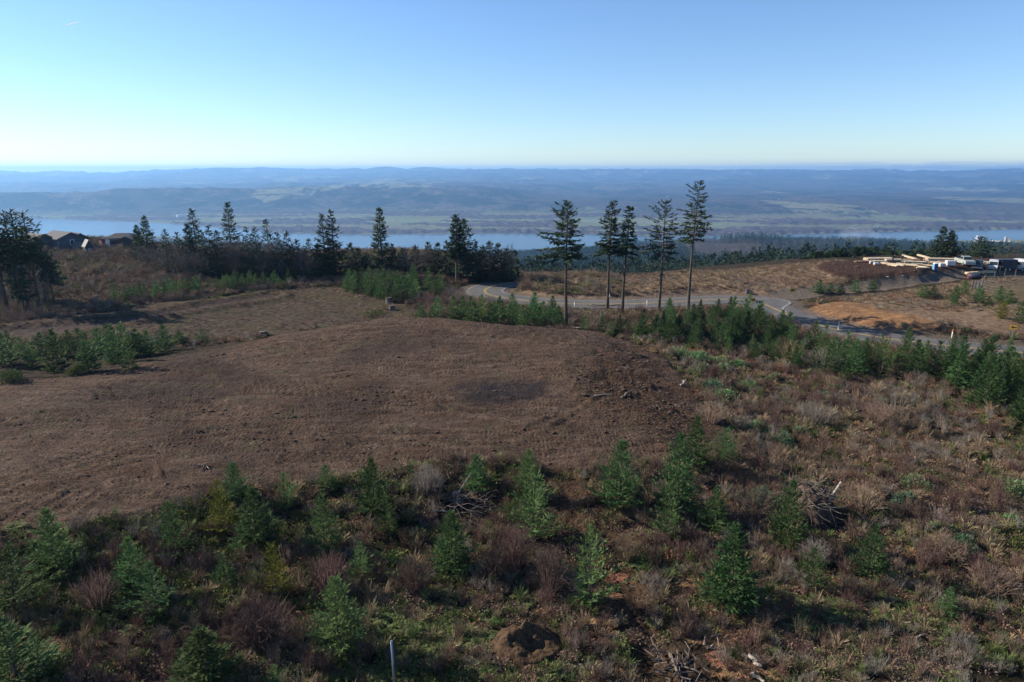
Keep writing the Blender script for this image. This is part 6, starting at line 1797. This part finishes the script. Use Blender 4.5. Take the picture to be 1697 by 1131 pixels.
# ------------------------------------------------------------------ down in the valley and over the river
M_VW = plain("valley_white", (0.72, 0.70, 0.66), .6, .1, .05); M_VB = plain("valley_blue_hall", (0.02, 0.035, 0.075), .6, .1, .05); M_VT = plain("valley_tan", (0.42, 0.36, 0.28), .7, .1, .1); M_VR = plain("valley_red_roof", (0.55, 0.08, 0.06), .6, .1, .1); M_VG = plain("valley_grey", (0.35, 0.36, 0.38), .6, .1, .1)
p = at_dist(1648, 402, 3080); p.z = max(p.z, Z_WATER + 1); m_ = px_size(p)
t = thing("grain_terminal", "large grain terminal with white towers and a long dark blue hall on the riverbank", "grain terminal", p, facing(p))
hgt = lambda top: (402 - top) * m_ * 1.01
MB().box((-2 * m_, 0, hgt(391.5) / 2), (29 * m_, 30, hgt(391.5))).build("storage_hall", M_VB, t)
MB().box((-2 * m_, 0, hgt(391.5) + 1.5), (30 * m_, 8, 3)).build("conveyor_gallery", M_VW, t)
mb = MB()
for k in range(3): mb.tube([((15 + k * 2.2) * m_, -12, 0), ((15 + k * 2.2) * m_, -12, hgt(384.5))], 1.2 * m_, 14)
mb.build("silo_tower", M_VT, t); MB().box((13.2 * m_, -14, hgt(383) / 2), (2.2 * m_, 5, hgt(382.5))).build("elevator_tower", M_VW, t)
mb = MB(); mb.box((-25.5 * m_, 0, hgt(387) / 2), (4.5 * m_, 14, hgt(387))).box((-25 * m_, 0, hgt(385)), (3 * m_, 10, 8)).tube([(-29 * m_, 0, 0), (-29 * m_, 0, hgt(393))], 1.6 * m_, 12).build("head_house", M_VW, t)
mb = MB(); mb.tube([(-32 * m_, 0, hgt(394)), (-34 * m_, 0, hgt(389))], .5 * m_, 6).box((-16 * m_, 0, hgt(387)), (2.4 * m_, 6, 16)).tube([(-16 * m_, 0, 0), (-16 * m_, 0, hgt(388))], .5 * m_, 6).tube([(-25 * m_, 0, hgt(386)), (-16 * m_, 0, hgt(387))], .35 * m_, 5).build("ship_loader", M_VG, t)
mb = MB(); mb.box((20 * m_, -10, 6), (5 * m_, 14, 14)).tube([(20 * m_, -20, 0), (20 * m_, -20, 30)], 1.6 * m_, 10).build("annex", M_VW, t)
g = np.random.default_rng(81)
def plain_house(px, py, dist, W, label, wall, roof, name="valley_house", group="houses in the valley", cat="house", H=None, flat=False):
    p = at_dist(px, py, dist); p.z = max(p.z, Z_WATER + .5)
    t = thing(name, label, cat, p, facing(p) + g.uniform(-.7, .7), group); H = H or W * .45
    if flat:
        MB().box((0, 0, H / 2 - .5), (W, W * .6, H + 1)).build("wall", wall, t); MB().box((0, 0, H + .4), (W * 1.03, W * .63, .8)).build("roof", roof, t)
    else:
        gable(t, W * .7, W, H * .65, H * 1.15, wall, roof, .5)
        window(t, 0, -W / 2 - .04, H * .4, W * .15, H * .3)
    return t
for k, (px, py) in enumerate([(1672, 399), (1681, 398.5), (1690, 399), (1698, 398), (1678, 395.5), (1693, 395), (1645, 404), (1650, 405), (1587, 409), (1640, 401)]):
    plain_house(px, py, 3000 + 40 * (k % 3), g.uniform(12, 24), "white flat riverside shed near the grain terminal", M_VW, M_VW, "riverside_shed", "white riverside sheds", "shed", 8, True)
for px, py, d, W, lab, w, r in [(985, 425, 1420, 20, "bright white house with a gable in the wood between the tall firs", M_VW, M_VW), (992, 423, 1440, 16, "cream house touching the bright white one in the wood", M_VT, M_VG), (1000, 424, 1450, 12, "smallest pale house of the group between the tall firs", M_VT, M_VG),
                                (1256, 411, 1500, 26, "long low house in a clearing on the near valley ridge", M_VT, M_VG), (1270, 413, 1480, 18, "tan house beside the long low house on the ridge", M_VT, M_VG), (1277, 412, 1500, 14, "pale house at the outer end of the ridge clearing", M_VW, M_VG),
                                (1268, 427, 820, 13, "tan-roofed house on the wooded slope below the clearing", M_VT, M_VT), (1262, 431, 800, 10, "grey-roofed house lower on the wooded slope", M_VG, M_VG), (1426, 405, 1950, 20, "pale long house above the red barn", M_VW, M_VG), (1450, 409, 1900, 20, "cream building beside the smoke", M_VT, M_VG),
                                (1526, 413, 1750, 16, "pale house deep in the wood left of the big fir", M_VT, M_VG)]:
    plain_house(px, py, d, W, lab, w, r)
plain_house(1432, 409, 1880, 26, "red-roofed barn in the valley wood near the smoke", M_VR, M_VR, "red_barn", None, "barn", 9)
for px, py, d, W, lab in [(296, 352, 5100, 30, "low white works building across the river"), (313, 349, 5350, 38, "taller white works building across the river")]:
    plain_house(px, py, d, W, lab, M_VW, M_VW, "works_building", "white works across the river", "factory", 13, True)
M_FARM = plain("farm_grey", (0.30, 0.30, 0.29), .7, .1, .1)
for k, (px, py, d) in enumerate([(395, 371, 4200), (640, 352, 5150), (838, 366, 4550), (1205, 368, 4450), (1458, 371, 4400), (1105, 330, 6900), (1290, 333, 6900), (1340, 329, 7000), (985, 328, 7400), (1570, 345, 6600), (620, 330, 6300)]):
    plain_house(px, py, d, g.uniform(9, 15), "tiny pale farm building far off beyond the river", M_FARM, M_VG, "farm_building", "far farm buildings beyond the river", "farm building", 6, True)
# smoke of a brush fire in the valley
ms = bpy.data.materials.new("smoke_mat"); ms.use_nodes = True; nt = ms.node_tree; nt.nodes.clear(); oo = nt.nodes.new("ShaderNodeOutputMaterial"); vv = nt.nodes.new("ShaderNodeVolumePrincipled"); vv.inputs['Color'].default_value = (.92, .95, 1, 1); vv.inputs['Density'].default_value = .0035; nt.links.new(vv.outputs[0], oo.inputs['Volume'])
p = at_dist(1455, 410, 1880); p.z += 14; bm = bmesh.new()
for k, (dx, dy, dz, r) in enumerate([(0, 0, 0, 16), (-14, 4, 12, 20), (-36, 8, 20, 24), (12, 0, 6, 15), (-62, 12, 20, 22)]):
    bmesh.ops.create_icosphere(bm, subdivisions=3, radius=r, matrix=Matrix.Translation((dx, dy, dz)) @ Matrix.Diagonal((1.25, 1, .8, 1)))
for v in bm.verts: v.co += Vector(v.co).normalized() * 4 * float(fbm(np.array([v.co.x / 9 + v.co.z / 7]), np.array([v.co.y / 9]), 3, 91)[0])
me = bpy.data.meshes.new("smoke"); bm.to_mesh(me); bm.free(); me.materials.append(ms); tag(new_obj("smoke", me, None, p), "thin white smoke drifting over the valley wood", None, None, 'stuff')
# a short contrail high up
dx, dy, dz = (float(c) for c in ray(119, 39)); k = 9000 / dz
c0 = Vector((dx * k, dy * k, 9000)); a = ray(108, 41.5); b = ray(130, 36.5)
A_, B_ = Vector([float(q) for q in a]) * k, Vector([float(q) for q in b]) * k
cm = bpy.data.materials.new("contrail_mat"); cm.use_nodes = True; nt = cm.node_tree; nt.nodes.clear(); oo = nt.nodes.new("ShaderNodeOutputMaterial"); vv = nt.nodes.new("ShaderNodeVolumePrincipled")
vv.inputs['Color'].default_value = (1, 1, 1, 1); vv.inputs['Density'].default_value = .012; nt.links.new(vv.outputs[0], oo.inputs['Volume'])
tag(MB().tube([(A_ - c0), (A_ - c0).lerp(B_ - c0, .5), (B_ - c0)], [30, 45, 40], 8).build("contrail", cm, None, c0), "short white aircraft trail high in the sky", "contrail")
